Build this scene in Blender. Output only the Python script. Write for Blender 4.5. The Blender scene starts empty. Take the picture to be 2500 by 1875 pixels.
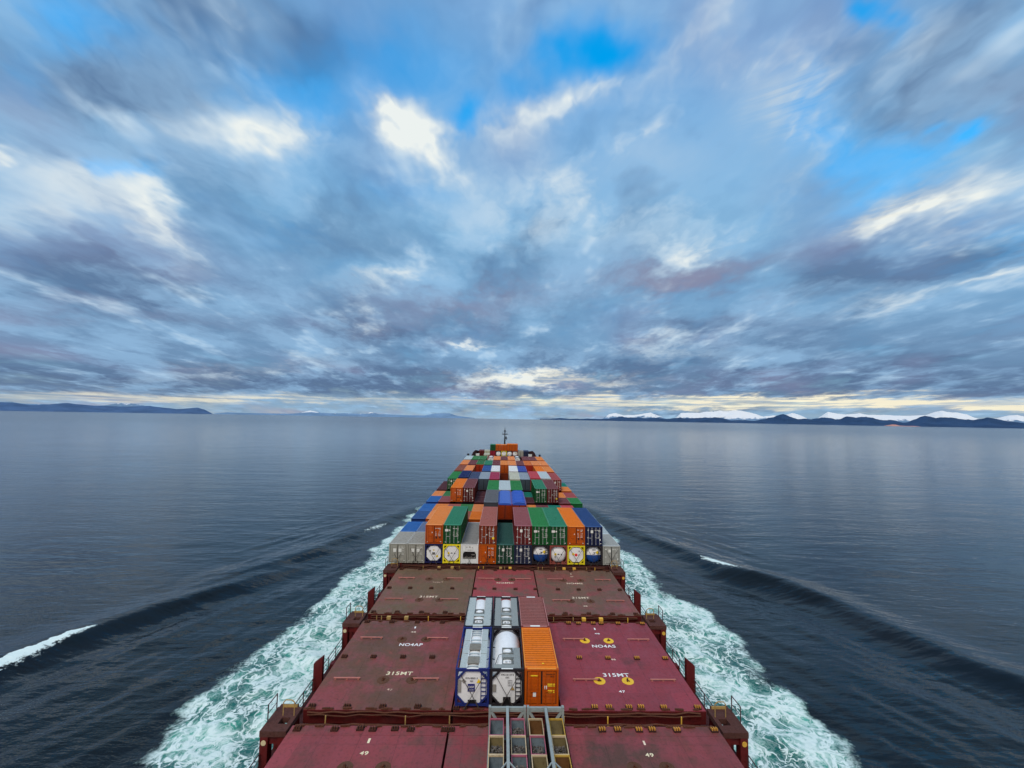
import bpy, bmesh, math, random
import numpy as np
from mathutils import Vector, Matrix

random.seed(7)
rng = np.random.default_rng(11)
SC = bpy.context.scene
COL = SC.collection
TRIM = math.radians(0.639)          # the ship floats slightly bow-up
R3 = Matrix.Rotation(TRIM, 4, 'X')
SEA_Z = -12.0                       # waterline below the hatch-cover tops
PITCH_X = 2.49                      # container row spacing
CW = 2.438
TIER = 2.62

# ------------------------------------------------------------------ helpers
def srgb(r, g, b):
    def c(v):
        v /= 255.0
        return v / 12.92 if v <= 0.04045 else ((v + 0.055) / 1.055) ** 2.4
    return (c(r), c(g), c(b))

def base(rgb, e):
    """display colour seen under irradiance e -> surface base colour"""
    return tuple(min(0.88, max(0.004, v / e)) for v in srgb(*rgb))

class MB:
    """collects faces, then links them as ONE mesh object"""
    def __init__(s):
        s.v = []; s.f = []; s.m = []; s.sm = []
    def add(s, vs, fs, m=0, smooth=False):
        o = len(s.v)
        s.v.extend([tuple(p) for p in vs])
        for f in fs:
            s.f.append(tuple(i + o for i in f)); s.m.append(m); s.sm.append(smooth)
    def box(s, x0, x1, y0, y1, z0, z1, m=0):
        vs = [(x0,y0,z0),(x1,y0,z0),(x1,y1,z0),(x0,y1,z0),(x0,y0,z1),(x1,y0,z1),(x1,y1,z1),(x0,y1,z1)]
        s.add(vs, [(3,2,1,0),(4,5,6,7),(0,1,5,4),(1,2,6,5),(2,3,7,6),(3,0,4,7)], m)
    def tube(s, p, q, r, n=6, m=0, r2=None):
        p = Vector(p); q = Vector(q); d = q - p
        if d.length < 1e-6: return
        d.normalize()
        a = d.orthogonal().normalized(); b = d.cross(a)
        r2 = r if r2 is None else r2
        vs = []
        for c, rr in ((p, r), (q, r2)):
            for i in range(n):
                t = 2 * math.pi * i / n
                vs.append(c + (a * math.cos(t) + b * math.sin(t)) * rr)
        fs = [(i, (i+1) % n, n + (i+1) % n, n + i) for i in range(n)]
        s.add(vs, fs, m, n > 6)
        s.add(vs, [tuple(range(n))[::-1], tuple(range(n, 2*n))], m)
    def path(s, pts, r, n=5, m=0):
        for a, b in zip(pts[:-1], pts[1:]): s.tube(a, b, r, n, m)
    def bar(s, p, q, w, h, m=0, up=(0,0,1)):
        """rectangular bar from p to q, w across, h along 'up'"""
        p = Vector(p); q = Vector(q); d = (q - p).normalized(); u = Vector(up)
        a = d.cross(u)
        if a.length < 1e-4: a = d.orthogonal()
        a.normalize(); b = a.cross(d).normalized()
        vs = []
        for c in (p, q):
            for i, j in ((-1,-1),(1,-1),(1,1),(-1,1)):
                vs.append(c + a * (w/2*i) + b * (h/2*j))
        s.add(vs, [(0,1,2,3),(7,6,5,4),(0,4,5,1),(1,5,6,2),(2,6,7,3),(3,7,4,0)], m)
    def prism_y(s, poly, y0, y1, m=0):
        n = len(poly)
        vs = [(x, y0, z) for x, z in poly] + [(x, y1, z) for x, z in poly]
        fs = [tuple(range(n)), tuple(range(2*n-1, n-1, -1))] + [(i, n+i, n+(i+1) % n, (i+1) % n) for i in range(n)]
        s.add(vs, fs, m)
    def prism_z(s, poly, z0, z1, m=0):
        n = len(poly)
        vs = [(x, y, z0) for x, y in poly] + [(x, y, z1) for x, y in poly]
        fs = [tuple(range(n))[::-1], tuple(range(n, 2*n))] + [(i, (i+1) % n, n+(i+1) % n, n+i) for i in range(n)]
        s.add(vs, fs, m)
    def lathe_y(s, prof, n=28, cx=0, cz=0, m=0, a0=0.0, a1=2*math.pi):
        """prof: list of (radius, y); revolve about the y axis"""
        full = abs(a1 - a0 - 2*math.pi) < 1e-6
        k = n if full else n + 1
        vs = []
        for r, y in prof:
            for i in range(k):
                t = a0 + (a1 - a0) * i / n
                vs.append((cx + r*math.cos(t), y, cz + r*math.sin(t)))
        fs = []
        for j in range(len(prof) - 1):
            for i in range(n):
                i2 = (i+1) % k
                fs.append((j*k+i, j*k+i2, (j+1)*k+i2, (j+1)*k+i))
        s.add(vs, fs, m, True)
    def disc(s, c, r, n=20, m=0, nrm=(0,0,1), h=0.0):
        c = Vector(c); d = Vector(nrm).normalized(); a = d.orthogonal().normalized(); b = d.cross(a)
        ring = [c + (a*math.cos(2*math.pi*i/n) + b*math.sin(2*math.pi*i/n))*r for i in range(n)]
        if h:
            s.tube(c, c + d*h, r, n, m)
        else:
            s.add(ring, [tuple(range(n))], m)
    def mesh(s, name, mats, recalc=True):
        me = bpy.data.meshes.new(name)
        me.from_pydata(s.v, [], s.f)
        for mt in mats: me.materials.append(mt)
        me.polygons.foreach_set('material_index', s.m)
        me.polygons.foreach_set('use_smooth', s.sm)
        if recalc:
            bm = bmesh.new(); bm.from_mesh(me)
            bmesh.ops.recalc_face_normals(bm, faces=bm.faces)
            bm.to_mesh(me); bm.free()
        me.update()
        return me
    def build(s, name, mats, parent=None, loc=None, recalc=True):
        if not isinstance(mats, (list, tuple)): mats = [mats]
        return link(name, s.mesh(name, mats, recalc), parent, loc)

def link(name, me, parent=None, loc=None):
    o = bpy.data.objects.new(name, me); COL.objects.link(o)
    if parent is not None: o.parent = parent
    if loc is not None: o.location = loc
    return o

def empty(name, loc=(0,0,0)):
    o = bpy.data.objects.new(name, None); COL.objects.link(o); o.location = loc
    o.empty_display_size = 0.3
    return o

SHIP_ROOTS = []                     # everything that rides on the ship
LABELS = {}
def tag(o, label, cat, group=None, ship=True):
    o['label'] = label; o['category'] = cat
    if group: o['group'] = group
    if ship: SHIP_ROOTS.append(o)
    return o

def use(o, *mats):
    """object-level materials on shared mesh data"""
    for i, mt in enumerate(mats):
        o.material_slots[i].link = 'OBJECT'; o.material_slots[i].material = mt
    return o

def copy_tree(o, parent=None):
    c = o.copy(); COL.objects.link(c)
    if parent is not None: c.parent = parent
    for ch in o.children: copy_tree(ch, c)
    return c

# ------------------------------------------------------------------ node helpers
class NT:
    def __init__(s, tree):
        s.t = tree; s.n = tree.nodes; s.l = tree.links
    def node(s, kind, **kw):
        n = s.n.new(kind)
        for k, v in kw.items():
            setattr(n, k, v)
        return n
    def put(s, sock, val):
        if hasattr(val, 'is_linked'): s.l.new(val, sock)
        else: sock.default_value = val
    def math(s, op, a, b=None, c=None, clamp=False):
        n = s.node('ShaderNodeMath', operation=op, use_clamp=clamp)
        s.put(n.inputs[0], a)
        if b is not None: s.put(n.inputs[1], b)
        if c is not None: s.put(n.inputs[2], c)
        return n.outputs[0]
    def vmath(s, op, a, b=None, scale=None):
        n = s.node('ShaderNodeVectorMath', operation=op)
        s.put(n.inputs[0], a)
        if b is not None: s.put(n.inputs[1], b)
        if scale is not None: s.put(n.inputs['Scale'], scale)
        return n.outputs['Value'] if op in ('DOT_PRODUCT', 'LENGTH', 'DISTANCE') else n.outputs['Vector']
    def noise(s, vec, scale, detail=3.0, rough=0.5, dist=0.0, color=False, dims='3D'):
        n = s.node('ShaderNodeTexNoise', noise_dimensions=dims)
        s.put(n.inputs['Vector'], vec); s.put(n.inputs['Scale'], scale)
        n.inputs['Detail'].default_value = detail; n.inputs['Roughness'].default_value = rough
        n.inputs['Distortion'].default_value = dist
        return n.outputs['Color'] if color else n.outputs['Fac']
    def mapr(s, v, a, b, c=0.0, d=1.0, smooth=True):
        n = s.node('ShaderNodeMapRange', interpolation_type='SMOOTHSTEP' if smooth else 'LINEAR')
        s.put(n.inputs[0], v); s.put(n.inputs[1], a); s.put(n.inputs[2], b); s.put(n.inputs[3], c); s.put(n.inputs[4], d)
        return n.outputs[0]
    def mix(s, f, a, b, mode='MIX'):
        n = s.node('ShaderNodeMix', data_type='RGBA', blend_type=mode)
        s.put(n.inputs[0], f)
        s.put(n.inputs[6], a if hasattr(a, 'is_linked') else (*a, 1.0))
        s.put(n.inputs[7], b if hasattr(b, 'is_linked') else (*b, 1.0))
        return n.outputs[2]
    def sep(s, v):
        n = s.node('ShaderNodeSeparateXYZ'); s.put(n.inputs[0], v); return n.outputs
    def comb(s, x, y, z):
        n = s.node('ShaderNodeCombineXYZ')
        for i, v in enumerate((x, y, z)): s.put(n.inputs[i], v)
        return n.outputs[0]

def new_mat(name):
    m = bpy.data.materials.new(name); m.use_nodes = True
    m.node_tree.nodes.clear()
    nt = NT(m.node_tree)
    out = nt.node('ShaderNodeOutputMaterial')
    p = nt.node('ShaderNodeBsdfPrincipled')
    nt.l.new(p.outputs[0], out.inputs[0])
    return m, nt, p

MATS = {}
def paint(name, rgb, e=0.9, rust=0.25, dirt=0.35, rough=0.5, metal=0.0, vary=0.1, spec=0.22, streak=False, scale=1.0):
    """weathered painted steel: blotchy fading, grime and rust specks"""
    if name in MATS: return MATS[name]
    m, nt, p = new_mat(name)
    c = base(rgb, e) if max(rgb) > 1.0 else rgb
    tc = nt.node('ShaderNodeTexCoord').outputs['Object']
    oi = nt.node('ShaderNodeObjectInfo').outputs['Random']
    off = nt.math('MULTIPLY', oi, 57.0)
    v = nt.vmath('ADD', tc, nt.comb(off, off, off))
    if streak:
        v = nt.vmath('MULTIPLY', v, (1.0, 1.0, 0.25))
    big = nt.noise(v, 0.55*scale, 4, 0.6)
    fine = nt.noise(v, 4.5*scale, 5, 0.65)
    val = nt.math('MULTIPLY_ADD', oi, 2*vary, 1.0 - vary)
    hsv = nt.node('ShaderNodeHueSaturation')
    hsv.inputs['Color'].default_value = (*c, 1); nt.put(hsv.inputs['Value'], val)
    col = hsv.outputs[0]
    dark = tuple(x*0.45 + 0.006 for x in c)
    g = sum(c)/3
    pale = tuple(min(0.85, x*0.75 + g*0.35 + 0.02) for x in c)
    col = nt.mix(nt.math('MULTIPLY', nt.mapr(big, 0.48, 0.75), dirt*0.6), col, pale)
    col = nt.mix(nt.math('MULTIPLY', nt.mapr(fine, 0.45, 0.72), dirt), col, dark)
    if rust > 0:
        rn = nt.noise(v, 2.3*scale, 6, 0.7)
        col = nt.mix(nt.math('MULTIPLY', nt.mapr(rn, 0.60, 0.70), rust), col, (0.075, 0.032, 0.014))
    nt.put(p.inputs['Base Color'], col)
    nt.put(p.inputs['Roughness'], nt.mapr(fine, 0.3, 0.7, rough-0.08, min(1.0, rough+0.18)))
    p.inputs['Metallic'].default_value = metal
    p.inputs['Specular IOR Level'].default_value = spec
    bmp = nt.node('ShaderNodeBump'); bmp.inputs['Strength'].default_value = 0.12; bmp.inputs['Distance'].default_value = 0.02
    nt.put(bmp.inputs['Height'], big); nt.l.new(bmp.outputs[0], p.inputs['Normal'])
    MATS[name] = m
    return m

# ------------------------------------------------------------------ sky (world) and sun
SUN_EL, SUN_AZ = math.radians(56), math.radians(205)     # azimuth from +Y (ahead) towards +X (starboard)
def dir_ae(az, el):
    return Vector((math.sin(az)*math.cos(el), math.cos(az)*math.cos(el), math.sin(el)))

# cloud features: (azimuth, elevation, half-width, half-height, tilt) in degrees, then weight
BLUE = []
WHITE = []
DARK = []
WARM = []
CREAM = []
BLUE = [(12.08, 42.81, 4.79, 3.55, 169.81, 1.35),
    (-5.85, 36.55, 3.67, 1.9, -166.63, 0.9),
    (2.61, 39.85, 3.04, 2.57, 176.82, 0.6),
    (42.52, 38.25, 2.64, 1.12, 132.17, 1.0),
    (-41.95, 22.61, 4.39, 1.9, -155.02, 0.9),
    (-46.97, 33.94, 5.28, 2.1, -174.13, 0.6),
    (47.81, 26.47, 1.28, 1.09, 137.21, 0.55),
    (39.26, 29.76, 7.38, 3.38, 123.83, 0.65),
    (-16.23, 40.76, 10.55, 4.09, -173.7, 0.62),
    (-28.68, 34.13, 7.28, 3.07, -178.12, 0.6),
    (-12.5, 28.76, 6.62, 2.04, -171.88, 0.25),
    (-49.83, 29.85, 5.11, 2.01, 74.41, 0.3),
    (45.46, 25.61, 4.2, 2.53, -161.36, 0.4),
    (50.52, 16.31, 3.6, 1.61, -174.77, 0.3)]
WHITE = [(-14.65, 34.93, 5.74, 2.09, 154.62, 1.5),
    (-18.95, 36.4, 1.88, 1.31, -171.99, 0.5),
    (-31.31, 29.83, 4.06, 1.75, -168.43, 0.9),
    (-27.51, 32.1, 2.35, 1.64, -148.26, 0.5),
    (5.96, 37.23, 5.49, 1.83, -170.13, 1.0),
    (12.42, 38.16, 2.55, 1.65, 152.85, 0.6),
    (34.59, 33.43, 4.4, 2.97, 154.59, 1.2),
    (25.13, 42.19, 4.65, 1.8, 42.03, 0.75),
    (-39.15, 19.79, 3.16, 1.98, 104.47, 0.65),
    (47.82, 20.77, 4.81, 1.57, -176.44, 1.0),
    (43.82, 20.52, 2.73, 1.16, -170.93, 0.5),
    (25.21, 21.48, 4.5, 1.7, -178.79, 0.75),
    (18.85, 31.14, 4.45, 2.18, 173.43, 0.7),
    (29.31, 37.06, 3.37, 2.64, 141.69, 0.5),
    (6.03, 5.12, 9.04, 0.81, -179.44, 1.3),
    (-18.93, 14.41, 3.37, 1.41, -162.61, 0.5),
    (-14.43, 17.27, 2.92, 1.12, -154.09, 0.5),
    (-5.01, 9.69, 2.47, 0.62, -172.93, 0.6),
    (-30.68, 5.21, 7.27, 0.74, -169.73, 0.3),
    (-50.31, 19.95, 1.16, 0.79, -131.89, 0.5),
    (51.44, 13.28, 1.71, 0.63, -170.56, 0.6),
    (20.64, 9.03, 5.84, 0.82, 177.84, 0.25),
    (45.17, 12.5, 4.97, 1.12, -176.86, 0.35),
    (9.92, 28.45, 13.24, 4.28, -174.54, 0.5),
    (23.75, 31.35, 8.94, 5.48, -171.61, 0.3),
    (32.12, 30.94, 6.74, 5.44, 70.57, 0.25),
    (-43.19, 20.69, 4.99, 1.99, -156.59, 0.3),
    (-47.1, 18.08, 4.43, 2.26, -153.46, 0.3),
    (44.95, 35.17, 2.43, 2.31, 73.29, 0.35)]
DARK = [(-32.48, 38.25, 7.58, 3.56, -164.82, 1.1),
    (-44.67, 30.37, 4.21, 2.76, -162.96, 0.85),
    (-36.87, 26.7, 5.7, 4.39, 101.23, 0.7),
    (-23.24, 23.05, 8.42, 3.08, -167.68, 0.5),
    (51.32, 30.11, 4.37, 2.66, 107.48, 1.1),
    (46.66, 29.02, 3.32, 2.32, -132.77, 0.8),
    (24.6, 17.27, 8.46, 2.21, -178.09, 0.5),
    (-5.72, 13.02, 16.82, 2.74, -172.47, 0.5),
    (31.97, 9.51, 11.84, 1.87, 175.44, 0.6),
    (-36.49, 3.1, 27.35, 1.38, -176.35, 1.1),
    (36.25, 4.71, 17.35, 1.43, 177.91, 1.1),
    (-11.57, 4.53, 9.11, 1.7, 173.83, 1.0),
    (13.07, 7.11, 13.72, 1.22, 179.51, 0.5),
    (-46.68, 12.45, 4.73, 2.03, -162.79, 0.4),
    (13.06, 20.71, 10.65, 2.29, -173.58, 0.4),
    (-46.51, 21.91, 4.26, 2.32, -163.73, 0.5),
    (-28.17, 10.57, 15.88, 2.16, -172.93, 0.35),
    (40.72, 17.02, 6.51, 1.87, 179.66, 0.5),
    (17.9, 24.71, 7.37, 2.75, -166.98, 0.4),
    (-35.94, 13.49, 8.82, 1.94, -168.42, 0.4),
    (-16.34, 20.61, 11.42, 2.21, -172.5, 0.35)]
WARM = [(23.53, 18.09, 9.02, 1.99, -178.06, 1.1),
    (-50.03, 26.1, 3.15, 2.56, -173.86, 0.7),
    (-5.16, 15.15, 13.25, 2.04, -171.43, 0.7),
    (-42.37, 9.45, 9.87, 1.13, -173.8, 0.4),
    (51.94, 26.69, 3.32, 1.78, 98.78, 0.55),
    (29.63, 11.59, 7.08, 1.36, -179.57, 0.35)]
CREAM = [(8.83, 2.43, 16.82, 0.43, -179.32, 0.8),
    (36.18, 2.47, 16.44, 0.46, 178.27, 1.2),
    (47.82, 2.06, 7.92, 0.47, 177.82, 1.2),
    (24.35, 1.83, 14.85, 0.34, -179.7, 0.9),
    (-40.11, 1.46, 12.32, 0.47, -177.4, 0.55),
    (-25.74, 1.84, 10.68, 0.39, -177.95, 0.45),
    (6.03, 5.12, 8.46, 0.62, -179.44, 0.5),
    (46.22, 20.87, 4.09, 1.28, -176.06, 0.25),
    (35.03, 32.7, 3.4, 2.02, 161.42, 0.25)]


def build_sky():
    w = bpy.data.worlds.new('World'); SC.world = w; w.use_nodes = True
    w.node_tree.nodes.clear()
    w.cycles.sampling_method = 'MANUAL'; w.cycles.sample_map_resolution = 256
    nt = NT(w.node_tree)
    # group: soft elliptical patch around a direction
    g = bpy.data.node_groups.new('cloud_patch', 'ShaderNodeTree')
    g.interface.new_socket('Dir', in_out='INPUT', socket_type='NodeSocketVector')
    g.interface.new_socket('C', in_out='INPUT', socket_type='NodeSocketVector')
    g.interface.new_socket('A', in_out='INPUT', socket_type='NodeSocketVector')
    g.interface.new_socket('B', in_out='INPUT', socket_type='NodeSocketVector')
    g.interface.new_socket('W', in_out='INPUT', socket_type='NodeSocketFloat')
    g.interface.new_socket('Acc', in_out='INPUT', socket_type='NodeSocketFloat')
    g.interface.new_socket('Out', in_out='OUTPUT', socket_type='NodeSocketFloat')
    gn = NT(g)
    gi = gn.node('NodeGroupInput'); go = gn.node('NodeGroupOutput')
    a = gn.vmath('DOT_PRODUCT', gi.outputs['Dir'], gi.outputs['A'])
    b = gn.vmath('DOT_PRODUCT', gi.outputs['Dir'], gi.outputs['B'])
    q = gn.math('ADD', gn.math('MULTIPLY', a, a), gn.math('MULTIPLY', b, b))
    front = gn.math('GREATER_THAN', gn.vmath('DOT_PRODUCT', gi.outputs['Dir'], gi.outputs['C']), 0.0)
    ex = gn.math('EXPONENT', gn.math('MULTIPLY', q, -1.0))
    k = gn.math('MULTIPLY', gn.math('MULTIPLY', ex, front), gi.outputs['W'])
    gn.l.new(gn.math('ADD', k, gi.outputs['Acc']), go.inputs[0])

    d0 = nt.vmath('NORMALIZE', nt.node('ShaderNodeTexCoord').outputs['Generated'])
    sx, sy, sz = nt.sep(d0)
    zz = nt.math('MAXIMUM', sz, 0.0)
    inv = nt.math('DIVIDE', 1.0, nt.math('ADD', zz, 0.16))
    # flat cloud deck seen in perspective
    P = nt.comb(nt.math('MULTIPLY', sx, inv), nt.math('MULTIPLY', sy, inv), 0.0)
    Ps = nt.vmath('MULTIPLY', P, (1.15, 0.78, 1.0))
    warp = nt.vmath('SUBTRACT', nt.noise(Ps, 2.1, 4.5, 0.64, color=True), (0.5, 0.5, 0.5))
    fade = nt.mapr(zz, 0.0, 0.25, 0.18, 1.0)
    d = nt.vmath('NORMALIZE', nt.vmath('ADD', d0, nt.vmath('MULTIPLY', nt.vmath('SCALE', warp, scale=fade), (0.34, 0.2, 0.26))))
    Pw = nt.vmath('ADD', Ps, nt.vmath('SCALE', warp, scale=0.35))
    n1 = nt.noise(Pw, 1.15, 4, 0.58)          # cloud masses
    n2 = nt.noise(nt.vmath('ADD', Pw, (7.3, 2.1, 4.0)), 1.9, 5, 0.60)   # billows
    n3 = nt.noise(nt.vmath('MULTIPLY', P, (1.0, 0.5, 1.0)), 4.2, 3, 0.6)    # fine streaks

    def total(blobs, acc=0.0):
        for az, el, wa, wb, tilt, wt in blobs:
            az, el, tilt = math.radians(az), math.radians(el), math.radians(tilt)
            c = dir_ae(az, el)
            r = Vector((math.cos(az), -math.sin(az), 0)); u = r.cross(c)
            t1 = r*math.cos(tilt) + u*math.sin(tilt); t2 = -r*math.sin(tilt) + u*math.cos(tilt)
            n = nt.node('ShaderNodeGroup'); n.node_tree = g
            nt.l.new(d, n.inputs['Dir'])
            n.inputs['C'].default_value = c
            n.inputs['A'].default_value = t1/math.radians(wa); n.inputs['B'].default_value = t2/math.radians(wb)
            n.inputs['W'].default_value = wt
            nt.put(n.inputs['Acc'], acc)
            acc = n.outputs[0]
        return acc
    sb, sw, sd, sm, sc = total(BLUE), total(WHITE), total(DARK), total(WARM), total(CREAM)

    # elevation palette of the cloud layer
    rampn = nt.node('ShaderNodeValToRGB'); cr = rampn.color_ramp
    stops = [(0.0, (154,182,204)), (0.022, (134,168,198)), (0.040, (132,166,196)), (0.058, (96,126,162)), (0.11, (114,148,184)), (0.22, (126,170,208)),
             (0.40, (130,182,222)), (0.62, (118,172,222)), (1.0, (118,172,222))]
    cr.elements[0].position = stops[0][0]; cr.elements[0].color = (*srgb(*stops[0][1]), 1)
    cr.elements[1].position = 1.0; cr.elements[1].color = (*srgb(*stops[-1][1]), 1)
    for pos, c in stops[1:-1]:
        e = cr.elements.new(pos); e.color = (*srgb(*c), 1)
    nt.put(rampn.inputs[0], zz)
    col = rampn.outputs[0]
    # dark bellies
    dk = nt.math('ADD', nt.math('ADD', nt.mapr(n1, 0.47, 0.72), nt.math('MULTIPLY', nt.mapr(n2, 0.45, 0.7), 0.35)), sd)
    dk = nt.math('SUBTRACT', dk, nt.math('MULTIPLY', sw, 0.8))
    col = nt.mix(nt.math('MULTIPLY', nt.math('MINIMUM', nt.math('MAXIMUM', dk, 0.0), 1.0), 0.80), col, srgb(84,106,142))
    # purple-grey tone
    pu = nt.mapr(nt.noise(nt.vmath('ADD', Ps, (1.7, 9.2, 0.0)), 0.9, 2, 0.55), 0.50, 0.72)
    col = nt.mix(nt.math('MULTIPLY', pu, 0.55), col, srgb(142,140,172))
    # pale wisps
    lt = nt.math('ADD', nt.math('MULTIPLY', nt.mapr(n3, 0.50, 0.78), 0.5), nt.math('MULTIPLY', nt.mapr(n2, 0.54, 0.32), 0.55))
    col = nt.mix(nt.math('MINIMUM', nt.math('MAXIMUM', lt, 0.0), 1.0), col, srgb(158,200,236))
    # bright silver wisps
    wz = nt.math('MULTIPLY', nt.math('MULTIPLY', nt.mapr(n3, 0.54, 0.74), nt.mapr(n2, 0.58, 0.40)), nt.mapr(zz, 0.04, 0.30, 0.35, 1.0))
    col = nt.mix(nt.math('MULTIPLY', wz, 0.7), col, srgb(212,228,238))
    # warm patches
    col = nt.mix(nt.math('MINIMUM', nt.math('MULTIPLY', sm, nt.mapr(n2, 0.3, 0.65, 0.35, 0.8)), 0.8), col, srgb(140,134,158))
    # sunlit heads
    wm = nt.math('MULTIPLY', sw, nt.mapr(n2, 0.60, 0.38, 0.15, 1.35))
    col = nt.mix(nt.math('MINIMUM', nt.math('MAXIMUM', wm, 0.0), 1.0), col, srgb(236,242,240))
    # cream light low on the horizon
    cm = nt.math('MULTIPLY', sc, nt.mapr(nt.noise(nt.vmath('MULTIPLY', d0, (7.0, 7.0, 190.0)), 1.0, 3, 0.6), 0.38, 0.60, 0.25, 1.1))
    col = nt.mix(nt.math('MINIMUM', nt.math('MAXIMUM', cm, 0.0), 1.0), col, srgb(246,238,212))
    # even bright sky added behind the view to light the container fronts
    back = nt.mapr(sy, 0.0, -0.45)
    col = nt.mix(back, col, (0.62, 0.63, 0.66))
    # below the horizon
    bg2 = nt.node('ShaderNodeBackground'); nt.put(bg2.inputs[0], col); bg2.inputs[1].default_value = 1.0

    sky = nt.node('ShaderNodeTexSky', sky_type='NISHITA')
    sky.sun_disc = False; sky.sun_elevation = SUN_EL; sky.sun_rotation = SUN_AZ
    sky.air_density = 1.0; sky.dust_density = 0.2; sky.ozone_density = 3.0
    hs = nt.node('ShaderNodeHueSaturation'); hs.inputs['Saturation'].default_value = 1.65; hs.inputs['Hue'].default_value = 0.485
    hs.inputs['Value'].default_value = SKYV
    nt.l.new(sky.outputs[0], hs.inputs['Color'])
    bg1 = nt.node('ShaderNodeBackground'); nt.l.new(hs.outputs[0], bg1.inputs[0]); bg1.inputs[1].default_value = 0.1
    gap = nt.math('ADD', sb, nt.math('MULTIPLY', nt.mapr(n1, 0.44, 0.28), nt.mapr(zz, 0.25, 0.5, 0.0, 0.45)))
    gap = nt.math('SUBTRACT', gap, nt.math('MULTIPLY', wm, 0.8))
    gap = nt.math('MULTIPLY', nt.mapr(nt.math('ADD', gap, nt.math('MULTIPLY', nt.math('SUBTRACT', n2, 0.5), 0.9)), -0.05, 1.35), nt.math('SUBTRACT', 1.0, back))
    mx = nt.node('ShaderNodeMixShader')
    nt.put(mx.inputs[0], gap); nt.l.new(bg2.outputs[0], mx.inputs[1]); nt.l.new(bg1.outputs[0], mx.inputs[2])
    out = nt.node('ShaderNodeOutputWorld'); nt.l.new(mx.outputs[0], out.inputs[0])

    L = bpy.data.lights.new('sun', 'SUN'); L.energy = 1.7; L.angle = math.radians(20); L.color = (1.0, 0.93, 0.82)
    so = bpy.data.objects.new('sun', L); COL.objects.link(so)
    so.rotation_euler = dir_ae(SUN_AZ, SUN_EL).to_track_quat('Z', 'Y').to_euler()
SKYV = 3.3
build_sky()

# ------------------------------------------------------------------ sea: one sheet to the horizon with bow waves and foam
def vnoise(x, y, seed=0):
    """smooth value noise (numpy) used only to shape the water surface"""
    xi = np.floor(x).astype(np.int64); yi = np.floor(y).astype(np.int64)
    fx = x - xi; fy = y - yi
    fx = fx*fx*(3-2*fx); fy = fy*fy*(3-2*fy)
    def h(a, b):
        n = (a*374761393 + b*668265263 + seed*1442695041) & 0x7fffffff
        n = ((n ^ (n >> 13)) * 1274126177) & 0x7fffffff
        return ((n ^ (n >> 16)) & 0xffff) / 65535.0
    return (h(xi, yi)*(1-fx) + h(xi+1, yi)*fx)*(1-fy) + (h(xi, yi+1)*(1-fx) + h(xi+1, yi+1)*fx)*fy

def fbm(x, y, o=4, seed=0):
    s = 0.0; a = 0.5
    for i in range(o):
        s = s + a*vnoise(x, y, seed+i); x = x*2.03; y = y*2.03; a *= 0.5
    return s

def axis(lo, hi, step, far):
    a = list(np.arange(lo, hi + 1e-6, step))
    d = step; x = hi
    while x < far:
        d *= 1.16; x += d; a.append(min(x, far))
    d = step; x = lo; b = []
    while x > -far:
        d *= 1.16; x -= d; b.append(max(x, -far))
    return np.array(b[::-1] + a)

def crest_x(y, pts):
    ys = np.array([p[1] for p in pts])[::-1]; xs = np.array([p[0] for p in pts])[::-1]
    return np.interp(y, ys, xs)

# wave crests as measured on the water: (distance off the centreline, distance along the ship)
CRESTS = {
    -1: [dict(p=[(28,135),(33.8,114.9),(40.8,93.8),(45.5,74.4),(50,66),(54.8,57.5),(60,48)], a=1.0, y0=60, y1=124, fade=14),
         dict(p=[(40,78),(46,63),(51.2,51.8),(55.5,46),(57.9,41.2),(60.7,35.8),(63.1,30.6),(64.3,26.2),(67,18),(71,6)], a=1.35, y0=4, y1=56, fade=14),
         dict(p=[(38,70),(44,52),(50,38),(54,28),(58,16),(63,2)], a=0.3, y0=2, y1=52, fade=14)],
    1: [dict(p=[(28,135),(34.1,110.7),(40.1,87.8),(46.9,74.1),(51.1,64.1),(54.7,54.3),(60,44)], a=1.1, y0=56, y1=124, fade=14),
        dict(p=[(44,74),(50,63),(56.6,54.4),(59.4,46.1),(61.8,39.2),(63.1,32.9),(64.2,27.5),(66.6,23.7),(71,12)], a=1.25, y0=4, y1=56, fade=14),
        dict(p=[(41,76),(48.1,63.1),(52.2,47.9),(55,38),(59,26),(64,12)], a=0.25, y0=6, y1=66, fade=16)],
}

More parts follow.
